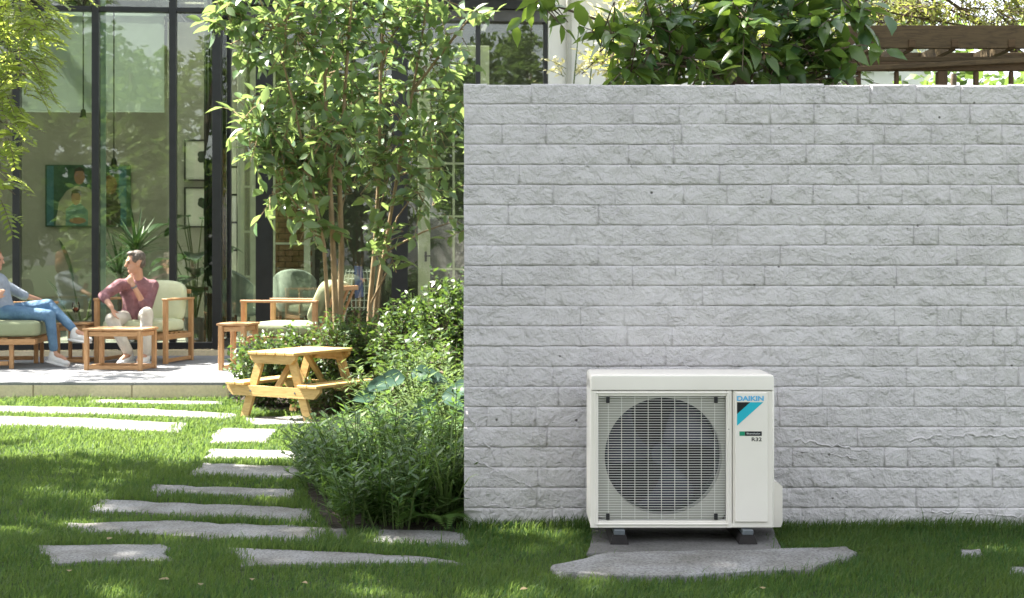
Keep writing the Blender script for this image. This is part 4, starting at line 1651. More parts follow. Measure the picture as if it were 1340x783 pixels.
# ================================================================== PEOPLE
def hand(mb, wrist, d, palm_n, curl=0.5, r=0.0085, thumb=1, scale=1.0):
    """palm and five fingers; d points to the fingertips, palm_n out of the palm"""
    d = V(d).normalized()
    pn = V(palm_n)
    pn = (pn - d * pn.dot(d)).normalized()
    s = d.cross(pn)
    w = V(wrist)
    k = scale
    mb.ell(w + d * .045 * k, (.012 * k, .036 * k, .05 * k), Matrix((pn, s, d)).transposed(), 12, 8)
    for i, (o, ln) in enumerate(((-.028, .062), (-.0095, .074), (.0095, .07), (.027, .055))):
        b = w + d * .082 * k + s * o * k
        a1 = curl * (0.8 + .15 * i)
        d1 = (d * math.cos(a1) + pn * math.sin(a1)).normalized()
        a2 = curl * (1.9 + .2 * i)
        d2 = (d * math.cos(a2) + pn * math.sin(a2)).normalized()
        m = b + d1 * ln * .55 * k
        e = m + d2 * ln * .5 * k
        mb.caps(b - d * .015, m, r * k * 1.05, r * k * .95, 8)
        mb.caps(m, e, r * k * .95, r * k * .75, 8)
    b = w + d * .03 * k - s * .03 * thumb * k
    td = (d * .75 - s * .55 * thumb + pn * .35).normalized()
    mb.caps(b, b + td * .035 * k, r * 1.3 * k, r * 1.1 * k, 8)
    mb.caps(b + td * .035 * k, b + td * .035 * k + (td + pn * .5).normalized() * .028 * k, r * 1.1 * k, r * .8 * k, 8)


def head(mb, c, fwd, up=(0, 0, 1), s=1.0):
    """adds skull, jaw, nose, ears; returns frame"""
    f = V(fwd).normalized()
    u = V(up)
    u = (u - f * u.dot(f)).normalized()
    sd = f.cross(u)
    c = V(c)
    m = Matrix((f, sd, u)).transposed()
    P = lambda a, b, d: c + f * a * s + sd * b * s + u * d * s
    mb.ell(P(-.012, 0, .035), (.097 * s, .076 * s, .094 * s), m, 18, 12)
    mb.ell(P(.022, 0, -.045), (.066 * s, .060 * s, .075 * s), m, 16, 10)
    mb.ell(P(.062, 0, -.088), (.026 * s, .03 * s, .024 * s), m, 10, 8)
    mb.caps(P(.088, 0, .018), P(.108, 0, -.022), .011 * s, .015 * s, 8)
    mb.caps(P(.082, -.03, .03), P(.082, .03, .03), .014 * s, .014 * s, 8)
    for q in (-1, 1):
        mb.ell(P(-.012, q * .078, -.008), (.02 * s, .009 * s, .032 * s), m, 10, 8)
    return P, m


def face_bits(t, P, m, s, base, brow):
    for q in (-1, 1):
        MB().ell(P(.079, q * .031, .010) - base, (.010 * s, .014 * s, .007 * s), m, 10, 6).build('eye', MAT['eye'], t, True, 180)
        MB().caps(P(.086, q * .018, .034) - base, P(.078, q * .046, .034) - base, .005 * s, .004 * s, 6).build('eyebrow', brow, t, True, 180)
    MB().ell(P(.080, 0, -.056) - base, (.008 * s, .022 * s, .006 * s), m, 10, 6).build('mouth', MAT['lip'], t, True, 180)


def shoe(t, ankle, toe_dir, base, L=.27, up=(0, 0, 1)):
    a = V(ankle)
    d = V(toe_dir).normalized()
    u = V(up)
    u = (u - d * u.dot(d)).normalized()
    s = d.cross(u)
    m = Matrix((d, s, u)).transposed()
    mb = MB()
    q = a - base - u * .085
    mb.ell(q + d * .0 + u * .035, (.065, .042, .055), m, 14, 8)
    mb.ell(q + d * .075 + u * .025, (.10, .045, .042), m, 14, 8)
    mb.ell(q + d * .15 + u * .018, (.06, .047, .032), m, 14, 8)
    mb.caps(q - d * .01 + u * .05, q - d * .015 + u * .095, .045, .040, 12)
    sh_ = organic('shoe', mb, MAT['sneaker'], t, .009, 4)
    so_ = MB()
    so_.ell(q + d * .06 - u * .012, (.142, .05, .016), m, 20, 8, e=.7, e2=.6)
    so_.build('sole', MAT['logo_white'], sh_, True, 180)


def man():
    hipc = W(180, 413, 16.12)
    base = V((hipc.x, 16.0, TZ))
    t = thing('person', 'man in plum shirt and pale trousers seated with hand at chin', 'person', base)
    J = lambda px, py, Y: W(px, py, Y)
    chest, neck, hd = J(178, 383, 16.08), J(181, 365, 16.05), J(177, 344.5, 15.98)
    shR, shL = J(157, 373, 15.95), J(200, 374, 16.12)
    elR, elL = J(135, 387.5, 15.80), J(192, 405, 15.95)
    wrR, wrL = J(146, 402, 15.62), J(174, 373, 15.80)
    hipR, hipL = J(170, 416, 16.1), J(190, 416, 16.12)
    knR, knL = J(146, 418, 15.68), J(192, 410, 15.66)
    anR, anL = J(169, 463.5, 15.74), J(191, 464, 15.70)
    b = MB()
    q = lambda p: p - base
    fwd = V((-.86, -.48, -.08))
    P, m = head(b, q(hd), fwd, (0.06, 0, 1), 1.04)
    b.caps(q(hd) - V((0, 0, .07)) + V((.02, .02, 0)), q(neck) - V((0, 0, .04)), .056, .062)
    b.ell(q(chest), (.17, .11, .2)); b.ell(q(hipc), (.15, .12, .12))
    b.caps(q(chest), q(hipc), .12, .12)
    for sh, el, wr in ((shR, elR, wrR), (shL, elL, wrL)):
        b.caps(q(neck) - V((0, 0, .05)), q(sh), .05, .055)
        b.caps(q(sh), q(el), .052, .040); b.caps(q(el), q(wr), .041, .027)
    hand(b, q(wrR), (.35, -.25, -1), (1, -.2, .2), .35, .0095, 1, 1.05)
    hand(b, q(wrL), (-.35, -.12, .9), (.2, .9, .2), .75, .0095, -1, 1.05)
    for hp, kn, an in ((hipR, knR, anR), (hipL, knL, anL)):
        b.caps(q(hp), q(kn), .075, .052); b.caps(q(kn), q(an), .05, .036)
        b.caps(q(an), q(an) + V((-.05, -.12, -.06)), .036, .03)
    organic('body', b, MAT['skin'], t, .0075, 5)
    face_bits(t, P, m, 1.04, V((0, 0, 0)), MAT['greyhair'])
    hr = MB()
    hr.ell(P(-.028, 0, .062), (.095, .082, .083), m, 18, 12)
    hr.ell(P(.035, 0, .108), (.05, .06, .03), m, 14, 8)
    hr.ell(P(-.06, 0, .0), (.055, .072, .075), m, 14, 8)
    for s_ in (-1, 1):
        hr.ell(P(.01, s_ * .066, .045), (.045, .014, .045), m, 10, 8)
    organic('hair', hr, MAT['greyhair'], t, .008, 3)
    s = MB()
    s.ell(q(chest) + V((0, 0, .03)), (.195, .135, .17), None, 18, 12)
    s.caps(q(chest) - V((0, 0, .02)), q(hipc) + V((0, -.02, .02)), .155, .165)
    s.ell(q(hipc) + V((0, -.03, .04)), (.185, .145, .10))
    s.caps(q(neck) + V((0, .0, -.015)), q(neck) - V((0, 0, .06)), .066, .085)
    for sh, el, wr, k in ((shR, elR, wrR, .35), (shL, elL, wrL, .30)):
        s.caps(q(neck) - V((0, 0, .07)), q(sh), .07, .07)
        s.caps(q(sh), q(el), .073, .058)
        s.caps(q(el), q(el.lerp(wr, k)), .057, .051)
    organic('shirt', s, MAT['plum'], t, .011, 5)
    r_ = MB()
    r_.ell(q(hipc) - V((0, 0, .02)), (.18, .145, .115))
    for hp, kn, an in ((hipR, knR, anR), (hipL, knL, anL)):
        r_.caps(q(hp), q(kn), .098, .073); r_.caps(q(kn), q(kn.lerp(an, .93)), .072, .060)
    organic('trousers', r_, MAT['offwhite'], t, .012, 5)
    shoe(t, anR, (-.35, -.9, -.12), base)
    shoe(t, anL, (-.15, -.98, -.1), base)
    # wrist watch
    d = (wrL - elL).normalized()
    MB().tube([q(wrL) - d * .035, q(wrL) - d * .015], [.034, .033], 12).build('watch', MAT['galv'], t, True)
    return t


def woman():
    hipc = W(0, 407, 15.45)
    base = V((hipc.x, 15.45, TZ))
    t = thing('person', 'woman in grey blue shirt and jeans sitting cross legged at the left edge', 'person', base)
    J = lambda px, py, Y: W(px, py, Y)
    chest, neck, hd = J(-4, 379, 15.46), J(-8, 360, 15.46), J(-7, 341, 15.45)
    shR, shL = J(-4, 370, 15.27), J(-2, 369, 15.65)
    elR, elL = J(-12, 399, 15.18), J(29, 386, 15.70)
    wrR, wrL = J(-4, 391, 15.02), J(54, 393.5, 15.83)
    hipR, hipL = J(4, 409, 15.36), J(4, 409, 15.55)
    knR, knL = J(65, 413, 15.34), J(64, 399, 15.52)
    anR, anL = J(71, 463, 15.36), J(99, 434, 15.44)
    q = lambda p: p - base
    b = MB()
    fwd = V((1, -.12, -.05))
    P, m = head(b, q(hd), fwd, (-.05, 0, 1), .97)
    b.caps(q(hd) - V((.01, 0, .07)), q(neck) - V((0, 0, .04)), .046, .05)
    b.ell(q(chest), (.1, .14, .18)); b.ell(q(hipc), (.13, .15, .12)); b.caps(q(chest), q(hipc), .1, .11)
    for sh, el, wr in ((shR, elR, wrR), (shL, elL, wrL)):
        b.caps(q(neck) - V((0, 0, .05)), q(sh), .042, .045)
        b.caps(q(sh), q(el), .044, .035); b.caps(q(el), q(wr), .035, .023)
    hand(b, q(wrR), (.5, -.2, .7), (-.3, .9, 0), .8, .008, 1, .95)
    hand(b, q(wrL), (1, .1, -.1), (0, 0, -1), .25, .008, 1, .95)
    for hp, kn, an in ((hipR, knR, anR), (hipL, knL, anL)):
        b.caps(q(hp), q(kn), .072, .048); b.caps(q(kn), q(an), .046, .032)
    b.caps(q(anR), q(anR) + V((.12, -.02, -.06)), .032, .028)
    b.caps(q(anL), q(anL) + V((.12, -.02, -.05)), .032, .028)
    organic('body', b, MAT['skin'], t, .0075, 5)
    face_bits(t, P, m, .97, V((0, 0, 0)), MAT['redhair'])
    hr = MB()
    hr.ell(P(-.026, 0, .058), (.098, .086, .088), m, 18, 12)
    hr.ell(P(-.075, 0, -.05), (.05, .08, .13), m, 14, 10)
    for s_ in (-1, 1):
        hr.ell(P(-.02, s_ * .078, -.02), (.05, .016, .10), m, 10, 8)
    organic('hair', hr, MAT['redhair'], t, .008, 3)
    s = MB()
    s.ell(q(chest) + V((0, 0, .02)), (.13, .175, .17), None, 18, 12)
    s.caps(q(chest), q(hipc) + V((0, 0, .05)), .13, .145)
    s.ell(q(hipc) + V((0, 0, .05)), (.155, .18, .085))
    s.caps(q(neck) - V((0, 0, .02)), q(neck) - V((0, 0, .07)), .056, .08)
    for sh, el, wr, k in ((shR, elR, wrR, .2), (shL, elL, wrL, .12)):
        s.caps(q(neck) - V((0, 0, .07)), q(sh), .06, .062)
        s.caps(q(sh), q(el), .065, .055); s.caps(q(el), q(el.lerp(wr, k)), .055, .052)
    organic('shirt', s, MAT['chambray'], t, .011, 5)
    r_ = MB()
    r_.ell(q(hipc), (.16, .175, .11))
    for hp, kn, an in ((hipR, knR, anR), (hipL, knL, anL)):
        r_.caps(q(hp), q(kn), .09, .066); r_.caps(q(kn), q(kn.lerp(an, .86)), .063, .048)
    organic('jeans', r_, MAT['denim'], t, .012, 5)
    shoe(t, anR, (.95, -.2, -.22), base)
    shoe(t, anL, (.97, -.2, -.12), base)
    return t


man()
woman()


# ================================================================== PICNIC TABLE
def picnic():
    c = G(394, 546)
    az = R(-30)
    t = thing('picnic_table', "small honey coloured wooden picnic table with attached benches", 'picnic table', (c.x, c.y, 0), az)
    P_ = MAT['pine']
    # local x: across (bench to bench), local y: along the benches, away from the camera
    Wd, Ln, zt, zs = 0.98, 0.80, 0.575, 0.315
    rj = random.Random(3)
    n = 5
    tw = 0.50
    for k in range(n):
        xx = -tw / 2 + tw * (k + .5) / n
        plank('top_board', (xx, -Ln / 2 - rj.uniform(0, .008), zt - .013), (xx, Ln / 2 + rj.uniform(0, .008), zt - .013), tw / n - .006, .026, P_, t)
    for sx in (-1, 1):
        for k in range(2):
            xx = sx * (Wd / 2 - .058 - k * .105)
            plank('bench_board', (xx, -Ln / 2 - rj.uniform(0, .01), zs - .013), (xx, Ln / 2 + rj.uniform(0, .01), zs - .013), .098, .026, P_, t)
    for sy in (-1, 1):
        yy_ = sy * (Ln / 2 - .075)
        # legs
        for sx in (-1, 1):
            a = V((sx * .155, yy_, zt - .03)); b_ = V((sx * .345, yy_, 0.0))
            mb = MB()
            hw = .04
            poly = [(a.x - hw, a.z), (a.x + hw, a.z), (b_.x + hw, b_.z), (b_.x - hw, b_.z)]
            mb.prism(poly, (0, yy_ + .016, 0), (1, 0, 0), (0, 0, 1), .032)
            mb.build('leg', P_, t)
        ys = yy_ - .036 if sy < 0 else yy_ + .036
        # bench bearer with clipped ends
        h = .085
        z1 = zs - .028
        L = Wd / 2 - .0
        poly = [(-L, z1), (L, z1), (L, z1 - .03), (L - .06, z1 - h), (-L + .06, z1 - h), (-L, z1 - .03)]
        MB().prism(poly, (0, ys + .018, 0), (1, 0, 0), (0, 0, 1), .036).build('bench_bearer', P_, t)
        L = tw / 2 - .01
        z1 = zt - .028
        poly = [(-L, z1), (L, z1), (L, z1 - .025), (L - .05, z1 - .07), (-L + .05, z1 - .07), (-L, z1 - .025)]
        MB().prism(poly, (0, ys + .018, 0), (1, 0, 0), (0, 0, 1), .036).build('top_bearer', P_, t)
        # brace to the middle of the top
        plank('brace', (0, ys + (.03 if sy < 0 else -.03), zs - .06), (0, sy * .06, zt - .03), .06, .028, P_, t, (0, sy, .3))
        for sx in (-1, 1):
            MB().tube([(sx * .235, ys - .02, zs - .07), (sx * .235, ys + .02, zs - .07)], .009, 8).build('bolt', MAT['galv'], t, True)
    return t


picnic()


# ================================================================== PERGOLA
def pergola():
    Y0 = 10.0
    a = W(1098, 300, Y0)
    t = thing('pergola', 'dark weathered timber pergola above the right end of the wall', 'pergola', (a.x, Y0, 0))
    lx = lambda px, Y=Y0: (px - 670) / F * Y - a.x
    zz = lambda py, Y=Y0: CH - (py - HZ) / F * Y
    O = MAT['oldwood']
    xe = 4.2
    plank('front_beam', (lx(1106), 0, (zz(34) + zz(64)) / 2), (xe, 0, (zz(34) + zz(64)) / 2), .05, zz(34) - zz(64), O, t)
    plank('rear_beam', (-.5, .76, zz(58)), (xe, .76, zz(58)), .05, .10, O, t)
    for i, px in enumerate((1092, 1142, 1192, 1248, 1322, 1395, 1470)):
        x = lx(px)
        plank('rafter', (x, .03, zz(58)), (x, .73, zz(58) + .0), .05, .085, O, t)
    plank('roof_batten', (-.5, .40, zz(58) + .06), (xe, .40, zz(58) + .06), .06, .03, O, t)
    for px in (1143, 1192, 1248, 1322):
        MB().box((lx(px), -.03, zz(58)), (.05, .014, .055), .003).build('joist_end', MAT['redwood'], t)
    plank('lower_beam', (lx(1093), .06, zz(77)), (xe, .06, zz(77)), .06, zz(73.5) - zz(80.5), O, t)
    plank('rail', (lx(1093), .0, zz(87.5)), (xe, .0, zz(87.5)), .05, zz(82) - zz(93.5), MAT['redwood'], t)
    plank('diagonal_brace', (lx(1110), -.05, zz(92)), (lx(1345), -.05, zz(80)), .03, .035, O, t)
    for px, w in ((1123, .034), (1173, .03), (1232, .07), (1277, .034), (1323, .03), (1372, .034), (1420, .07)):
        x = lx(px)
        plank('post', (x, .0, 0.0), (x, .0, zz(94)), w, w, MAT['redwood'], t, (0, 1, 0))
    return t


pergola()


# ================================================================== VEGETATION
def stem(pts, r0, r1, Y):
    n = len(pts)
    out = []
    for i, p in enumerate(pts):
        y = Y + (p[2] if len(p) > 2 else 0)
        out.append((W(p[0], p[1], y), r0 + (r1 - r0) * i / (n - 1)))
    return out


def pb(lst, Y, k=1.0):
    """blobs given as photo ellipses (px, py, rx, ry, dy, n)"""
    out = []
    for px, py, rx, ry, dy, n in lst:
        y = Y + dy
        c = W(px, py, y)
        s = y / F
        out.append((c, (rx * s, max(rx, ry) * s * .8, ry * s), int(n * k)))
    return out


TYT = 13.25
st = [stem([(438, 520), (440, 430), (436, 330), (431, 220), (425, 100), (420, -40)], .036, .012, TYT),
      stem([(440, 520), (444, 430), (447, 330), (444, 230), (452, 110), (462, -30)], .038, .012, TYT + .1),
      stem([(432, 515), (430, 420), (424, 320), (405, 230), (385, 140), (360, 40)], .024, .008, TYT - .1)]
bl = pb([(296, 14, 26, 22, 0, 9), (330, 45, 40, 40, .2, 16), (385, 40, 50, 45, -.2, 22), (330, 150, 34, 24, -.3, 12), (345, 175, 40, 30, 0, 14),
         (385, 130, 50, 45, .3, 20), (370, 205, 45, 32, -.2, 18), (405, 230, 45, 34, .1, 18), (420, 100, 50, 55, .4, 22), (425, 175, 40, 40, -.4, 18),
         (402, 292, 24, 24, -.2, 6), (372, 250, 30, 22, -.2, 8), (450, 30, 45, 40, .2, 20), (430, -20, 80, 30, 0, 22), (330, -20, 50, 25, 0, 12), (460, 140, 40, 50, .1, 18), (455, 240, 30, 30, .3, 6)], TYT)
make_tree('slender_tree', 'slender multi stemmed tree with lime leaves, nearer clump with bare orange stems', 'tree', st[0][0][0] * 1, st, [(c, r, int(n * .95)) for c, r, n in bl], L_MULTI, MAT['bark'], LEAF12, .165, .50, .42, 8, .45, .8, 'slender trees by the hedge', 290, twig_r=.004,
          key=lambda P: P[:, 1] + 0.15 * rng.normal(size=len(P)))
TY2 = 13.9
st = [stem([(480, 500), (484, 400), (490, 330), (496, 230), (498, 100), (505, -40)], .030, .011, TY2),
      stem([(484, 500), (492, 395), (503, 330), (520, 230), (540, 120), (560, 0)], .026, .010, TY2 + .1)]
bl = pb([(500, 40, 50, 50, 0, 22), (500, 120, 46, 50, .2, 22), (520, 190, 50, 45, -.2, 22), (490, 230, 40, 40, -.3, 11), (500, 306, 34, 28, -.3, 9), (514, 340, 14, 12, -.4, 3), (545, 250, 40, 36, 0, 10),
         (560, 80, 50, 50, .2, 22), (570, 160, 45, 50, .2, 22), (600, 120, 30, 50, .1, 7), (600, 40, 30, 30, -.2, 6), (622, 14, 22, 12, -.3, 5), (580, 220, 36, 40, .3, 6), (592, 290, 24, 40, .2, 3),
         (540, 10, 60, 30, 0, 20), (520, -20, 90, 25, 0, 22), (475, 180, 30, 50, .2, 12)], TY2)
make_tree('slender_tree', 'slender two stemmed tree with lime leaves, standing against the corner of the wall', 'tree', st[0][0][0] * 1, st, [(c, r, int(n * .78)) for c, r, n in bl], L_MULTI, MAT['bark'], LEAF12, .16, .50, .42, 8, .45, .8, 'slender trees by the hedge', 280, twig_r=.004,
          key=lambda P: P[:, 1] + 0.15 * rng.normal(size=len(P)))

# broad-leaved tree behind the wall
TB = 8.9
st = [stem([(1000, 520), (985, 300), (975, 120), (960, 20), (940, -120)], .06, .03, TB),
      stem([(1004, 520), (1030, 300), (1040, 120), (1060, 30), (1080, -80)], .05, .022, TB + .3)]
bl = pb([(715, 4, 18, 20, -.5, 4), (790, 40, 26, 16, -.5, 5), (850, 30, 40, 34, -.3, 13), (830, 80, 36, 16, -.5, 7), (900, 20, 46, 40, 0, 16), (880, 78, 50, 26, -.3, 12), (940, 60, 50, 40, .2, 16),
         (960, 20, 50, 40, -.4, 16), (1000, 70, 50, 34, -.3, 15), (1040, 30, 50, 40, -.1, 17), (1070, 70, 34, 30, -.2, 10), (1120, 10, 30, 20, -.2, 7), (1108, 60, 14, 20, -.3, 4), (1095, 92, 16, 12, -.3, 3), (1000, 100, 80, 14, .2, 12), (900, 104, 60, 12, .0, 8), (930, -30, 120, 30, 0, 26), (1080, -30, 60, 25, 0, 12)], TB)
make_tree('broad_leaved_tree', 'tree with broad dark green leaves hanging over the top of the wall', 'tree', (W(1000, 500, TB).x, TB, 0), st, bl, L_BIG, MAT['greybark'], LEAF12, .17, .48, .38, 7, .5, .7, None, 290, shell=.15, twig_r=.004,
          key=lambda P: P[:, 1] + 0.1 * rng.normal(size=len(P)))
# sunlit yellow-green tree farther back
TF = 13.0
st = [stem([(905, 520), (900, 300), (890, 140), (880, 0)], .05, .02, TF)]
bl = pb([(800, 60, 22, 40, 0, 14), (835, 30, 26, 40, .3, 16), (870, 60, 40, 50, 0, 24), (950, 60, 60, 50, .3, 30), (1020, 50, 50, 50, 0, 26), (1085, 40, 36, 40, .3, 16), (900, 0, 90, 30, 0, 30)], TF)
make_tree('yellow_green_tree', 'sunlit yellow green tree glowing behind the broad leaved tree', 'tree', (W(905, 500, TF).x, TF, 0), st, bl, L_YEL, MAT['greybark'], LEAF4, .10, .5, .4, 9, .3, .8)
# honeysuckle on the white wall
t = thing('honeysuckle', 'pale flowering honeysuckle sprays on the white rendered wall', 'climbing plant', (W(770, 500, 17.4).x, 17.4, 0))
b0 = V(t.location)
vine = MB()
PP, DD, NN = [], [], []
for px, py, rx, ry, n in ((745, 88, 26, 12, 10), (790, 30, 12, 20, 12), (800, 75, 14, 30, 14), (815, 95, 16, 12, 10), (775, 75, 10, 12, 6), (805, 10, 14, 14, 8)):
    P, D, Nn, (p0, mid, end) = twigs(W(px, py, 17.4), (rx * 17.4 / F, .12, ry * 17.4 / F), n, .28, 7, .2)
    PP.append(P); DD.append(D); NN.append(Nn)
    for i in range(n):
        vine.tube([V(p0[i]) - b0, V(mid[i]) - b0, V(end[i]) - b0], [.005, .004, .003], 3, caps=False)
for k in range(3):
    vine.tube([(0.1 * k, 0.05, 0), (.15 * k - .1, .05, 1.8), (.2 * k - .2, 0.02, 3.3), (.2 * k - .1, 0, 4.4)], [.016, .012, .01, .006], 5, caps=False)
vine.build('stem', MAT['greenstem'], t, True, 80, fix=False)
P, D, Nn = np.concatenate(PP) - np.array(b0), np.concatenate(DD), np.concatenate(NN)
v, f = place_leaves(LEAF4, P, D, Nn, .10 * rng.uniform(.6, 1.2, len(P)), .045)
link('blossom', mesh_np('blossom', v, f), t, L_PETAL)


# feathery tree on the left
def feather_tree():
    Y = 9.4
    base = V((-4.3, Y, 0))
    t = thing('feathery_tree', 'tree with fine bright feathery leaves at the upper left edge', 'tree', base)
    MB().tube([(0, 0, 0), (.05, .1, 1.5), (.1, 0, 3), (.4, 0, 4.6), (.5, .1, 6)], [.11, .09, .08, .06, .03], 10).build('trunk', MAT['greybark'], t, True, 80)
    br = MB()
    PP, DD, NN = [], [], []
    sprays = []
    for px, py, rx, ry, n in ((20, 20, 45, 32, 46), (50, 30, 18, 26, 16), (10, 80, 50, 36, 50), (30, 110, 24, 20, 14), (-10, 150, 36, 40, 34), (0, 190, 20, 20, 8), (-8, 235, 20, 30, 9), (20, -25, 90, 30, 50), (0, 275, 10, 16, 3), (-60, 60, 60, 90, 70), (-60, 220, 40, 60, 40)):
        for k in range(int(n * 1.4)):
            d = ball(1, 0)[0]
            p = W(px + d[0] * rx, py + d[2] * ry, Y - .3 + d[1] * .7)
            sprays.append((p, V((d[0] * .9 + random.uniform(-.3, .6), d[1] * .6 - .1, -.02 + d[2] * .4 + random.uniform(-.3, .3)))))
    for p, d in sprays:
        d.normalize()
        L = random.uniform(.13, .23)
        side = d.cross(V((random.uniform(-.4, .4), random.uniform(-.4, .4), 1))).normalized()
        up_ = side.cross(d)
        pts = [p + d * L * u + V((0, 0, -.10 * u * u)) for u in (0, .33, .66, 1)]
        br.tube([q - base for q in pts], [.003, .0026, .002, .001], 3, caps=False)
        for k in range(8):
            u = .12 + .88 * k / 8
            q = p + d * L * u + V((0, 0, -.10 * u * u))
            for s in (-1, 1):
                PP.append(q - base)
                DD.append(side * s + d * .55 + V((0, 0, -.25)))
                NN.append(up_ + V((random.uniform(-.3, .3), random.uniform(-.3, .3), random.uniform(-.3, .3))))
    for tgt in ((20, 20), (10, 80), (-10, 150), (-4, 235), (20, -25), (-60, 60), (-60, 220)):
        q = W(tgt[0], tgt[1], Y - .2)
        s0 = V((-4.2, Y, max(1.6, q.z - .5)))
        br.tube([s0 - base, (s0 + q) / 2 + V((0, 0, .12)) - base, q - base, q + V((.12, 0, -.1)) - base], [.022, .014, .007, .003], 5, caps=False)
    br.build('branch', MAT['greybark'], t, True, 80, fix=False)
    P, D, Nn = np.array(PP), np.array(DD), np.array(NN)
    v, f = place_leaves(LEAF2, P, D, unit(Nn), .058 * rng.uniform(.7, 1.2, len(P)), .023)
    link('crown', mesh_np('crown', v, f), t, L_FEATHER)


feather_tree()


# evergreen shrubs of the hedge
def shrub(px, py, Y, rx, ry, n, label, mat=L_HEDGE, L=.062, wl=.48, grp='glossy evergreen shrubs beside the picnic table', tpl=LEAF4, up=.5, twig=.22, per=9):
    c = W(px, py, Y)
    base = V((c.x, Y, 0))
    s = Y / F
    rz_ = ry * s
    zc = max(c.z, rz_ * .6)
    st = [[(base, .012), (base + V((.03, 0, zc * .6)), .010), (base + V((.0, .03, zc)), .006)],
          [(base + V((.05, .03, 0)), .012), (base + V((.16, .05, zc * .6)), .009), (base + V((.2, .0, zc * 1.1)), .005)],
          [(base + V((-.05, .0, 0)), .012), (base + V((-.16, .04, zc * .6)), .009), (base + V((-.2, .03, zc * 1.1)), .005)]]
    bl = [(V((c.x, Y, zc)), (rx * s, min(rx, 60) * s * .9, rz_), n)]
    for k in range(3):
        a = random.uniform(0, 6.28)
        bl.append((V((c.x + rx * s * .6 * math.cos(a), Y - .12 + .2 * math.sin(a), zc + rz_ * random.uniform(-.2, .45))), (rx * s * .5, .3, rz_ * .55), n // 4))
    return make_tree('shrub', label, 'shrub', base, st, bl, mat, MAT['greybark'], tpl, L, wl, twig, per, .05, .9, grp, 0, .45, limbs=False, up=up, twig_r=.0025, out=.6)


shrub(345, 490, 12.9, 44, 46, 190, 'low sunlit glossy shrub at the left end of the hedge')
shrub(405, 478, 13.0, 46, 46, 200, 'sunlit glossy shrub behind the picnic table top')
shrub(470, 470, 12.8, 50, 56, 250, 'rounded glossy shrub right behind the picnic bench')
shrub(535, 455, 12.2, 50, 66, 290, 'tall dark glossy shrub left of the wall corner')
shrub(590, 440, 11.6, 44, 76, 290, 'tallest dark glossy shrub pressed against the wall edge')
shrub(560, 500, 11.0, 60, 50, 220, 'lower glossy shrub in front of the tall ones by the wall')
shrub(440, 525, 12.2, 60, 30, 150, 'low dark shrub growing beneath the picnic table', L=.055)


# perennials
def perennial(px, py_base, py_top, label, grp, kind='stalk', n=40, mat=L_BED, L=.07, wl=.28, spread=.22, name='leafy_perennial', cat='plant', seed=None):
    g = G(px, py_base)
    base = V((g.x, g.y, 0))
    H = CH - (py_top - HZ) / F * g.y
    t = thing(name, label, cat, base, 0, grp)
    st = MB()
    PP, DD, NN = [], [], []
    spread *= 1.15
    L *= 1.2
    for k in range(int(n * .72)):
        a = random.uniform(0, 6.28)
        r_ = spread * math.sqrt(random.random())
        h = H * random.choice((.45, .6, .8, .95, 1.0, 1.18))
        p0 = V((r_ * .5 * math.cos(a), r_ * .5 * math.sin(a), 0))
        p1 = V((r_ * 1.25 * math.cos(a), r_ * 1.25 * math.sin(a), h))
        pm_ = p0.lerp(p1, .5) + V((0, 0, .06 * H)) - V((math.cos(a), math.sin(a), 0)) * .03
        st.tube([p0, pm_, p1], [.0035, .003, .0015], 3, caps=False)
        m = int(11 + h * 20)
        for q in range(m):
            u = .18 + .82 * q / m
            pt = (p0.lerp(pm_, u * 2) if u < .5 else pm_.lerp(p1, u * 2 - 1))
            b = q * 2.4 + a
            PP.append(pt)
            DD.append(V((math.cos(b), math.sin(b), random.uniform(.1, .7))))
            NN.append(V((-math.cos(b) * .5, -math.sin(b) * .5, 1)))
    st.build('stem', MAT['greenstem'], t, True, 80, fix=False)
    P, D, Nn = np.array(PP), np.array(DD), np.array(NN)
    v, f = place_leaves(LEAF4 if kind == 'stalk' else LEAF2, P, D, unit(Nn), L * rng.uniform(.6, 1.25, len(P)), L * wl)
    link('leaves', mesh_np('leaves', v, f), t, mat)
    return t


def strap_clump(px, py_base, H, label, n=60, mat=L_BED, w=.012, grp=None, name='strap_leaved_clump', spread=.05, lean=(.15, .9), singles=True):
    g = G(px, py_base)
    t = thing(name, label, 'plant', (g.x, g.y, 0), 0, grp)
    mb = MB()
    for k in range(n):
        a = random.uniform(0, 6.28)
        ln = random.uniform(*lean)
        d = V((math.cos(a) * ln, math.sin(a) * ln, 1))
        blade_leaf(mb, (spread * math.cos(a) * random.random(), spread * math.sin(a) * random.random(), 0), d, H * random.uniform(.7, 1.15), w * random.uniform(.7, 1.2), random.uniform(.15, .6), 5, .1)
    mb.build('leaves', mat, t, True, 180, fix=False)
    return t


GP = 'fine leaved perennials filling the bed'
perennial(440, 648, 560, 'fine leaved plant spilling over the path at the bed edge', GP, n=46, spread=.22)
perennial(470, 668, 555, 'tall bushy perennial at the front left of the bed', GP, n=50, spread=.24)
perennial(425, 625, 560, 'fine leaved plant leaning over the stepping stones', GP, n=36, spread=.18)
perennial(510, 660, 545, 'bushy perennial in the middle of the bed', GP, n=50, spread=.26)
perennial(555, 655, 535, 'bushy perennial between the hosta and the fern', GP, n=50, spread=.26)
perennial(592, 660, 520, 'tall perennial touching the wall edge', GP, n=44, spread=.2)
perennial(500, 625, 532, 'feathery grey green perennial before the picnic bench', GP, n=40, spread=.26, mat=L_PALE, L=.06)
perennial(535, 615, 505, 'pale green perennial below the blue green leaves', GP, n=46, spread=.28, mat=L_PALE, L=.055)
perennial(585, 610, 480, 'pale tall perennial catching sun beside the wall', GP, n=46, spread=.26, mat=L_PALE, L=.055)
perennial(560, 585, 470, 'pale sunlit stalks in front of the tall shrubs', GP, n=40, spread=.3, mat=L_PALE, L=.055)
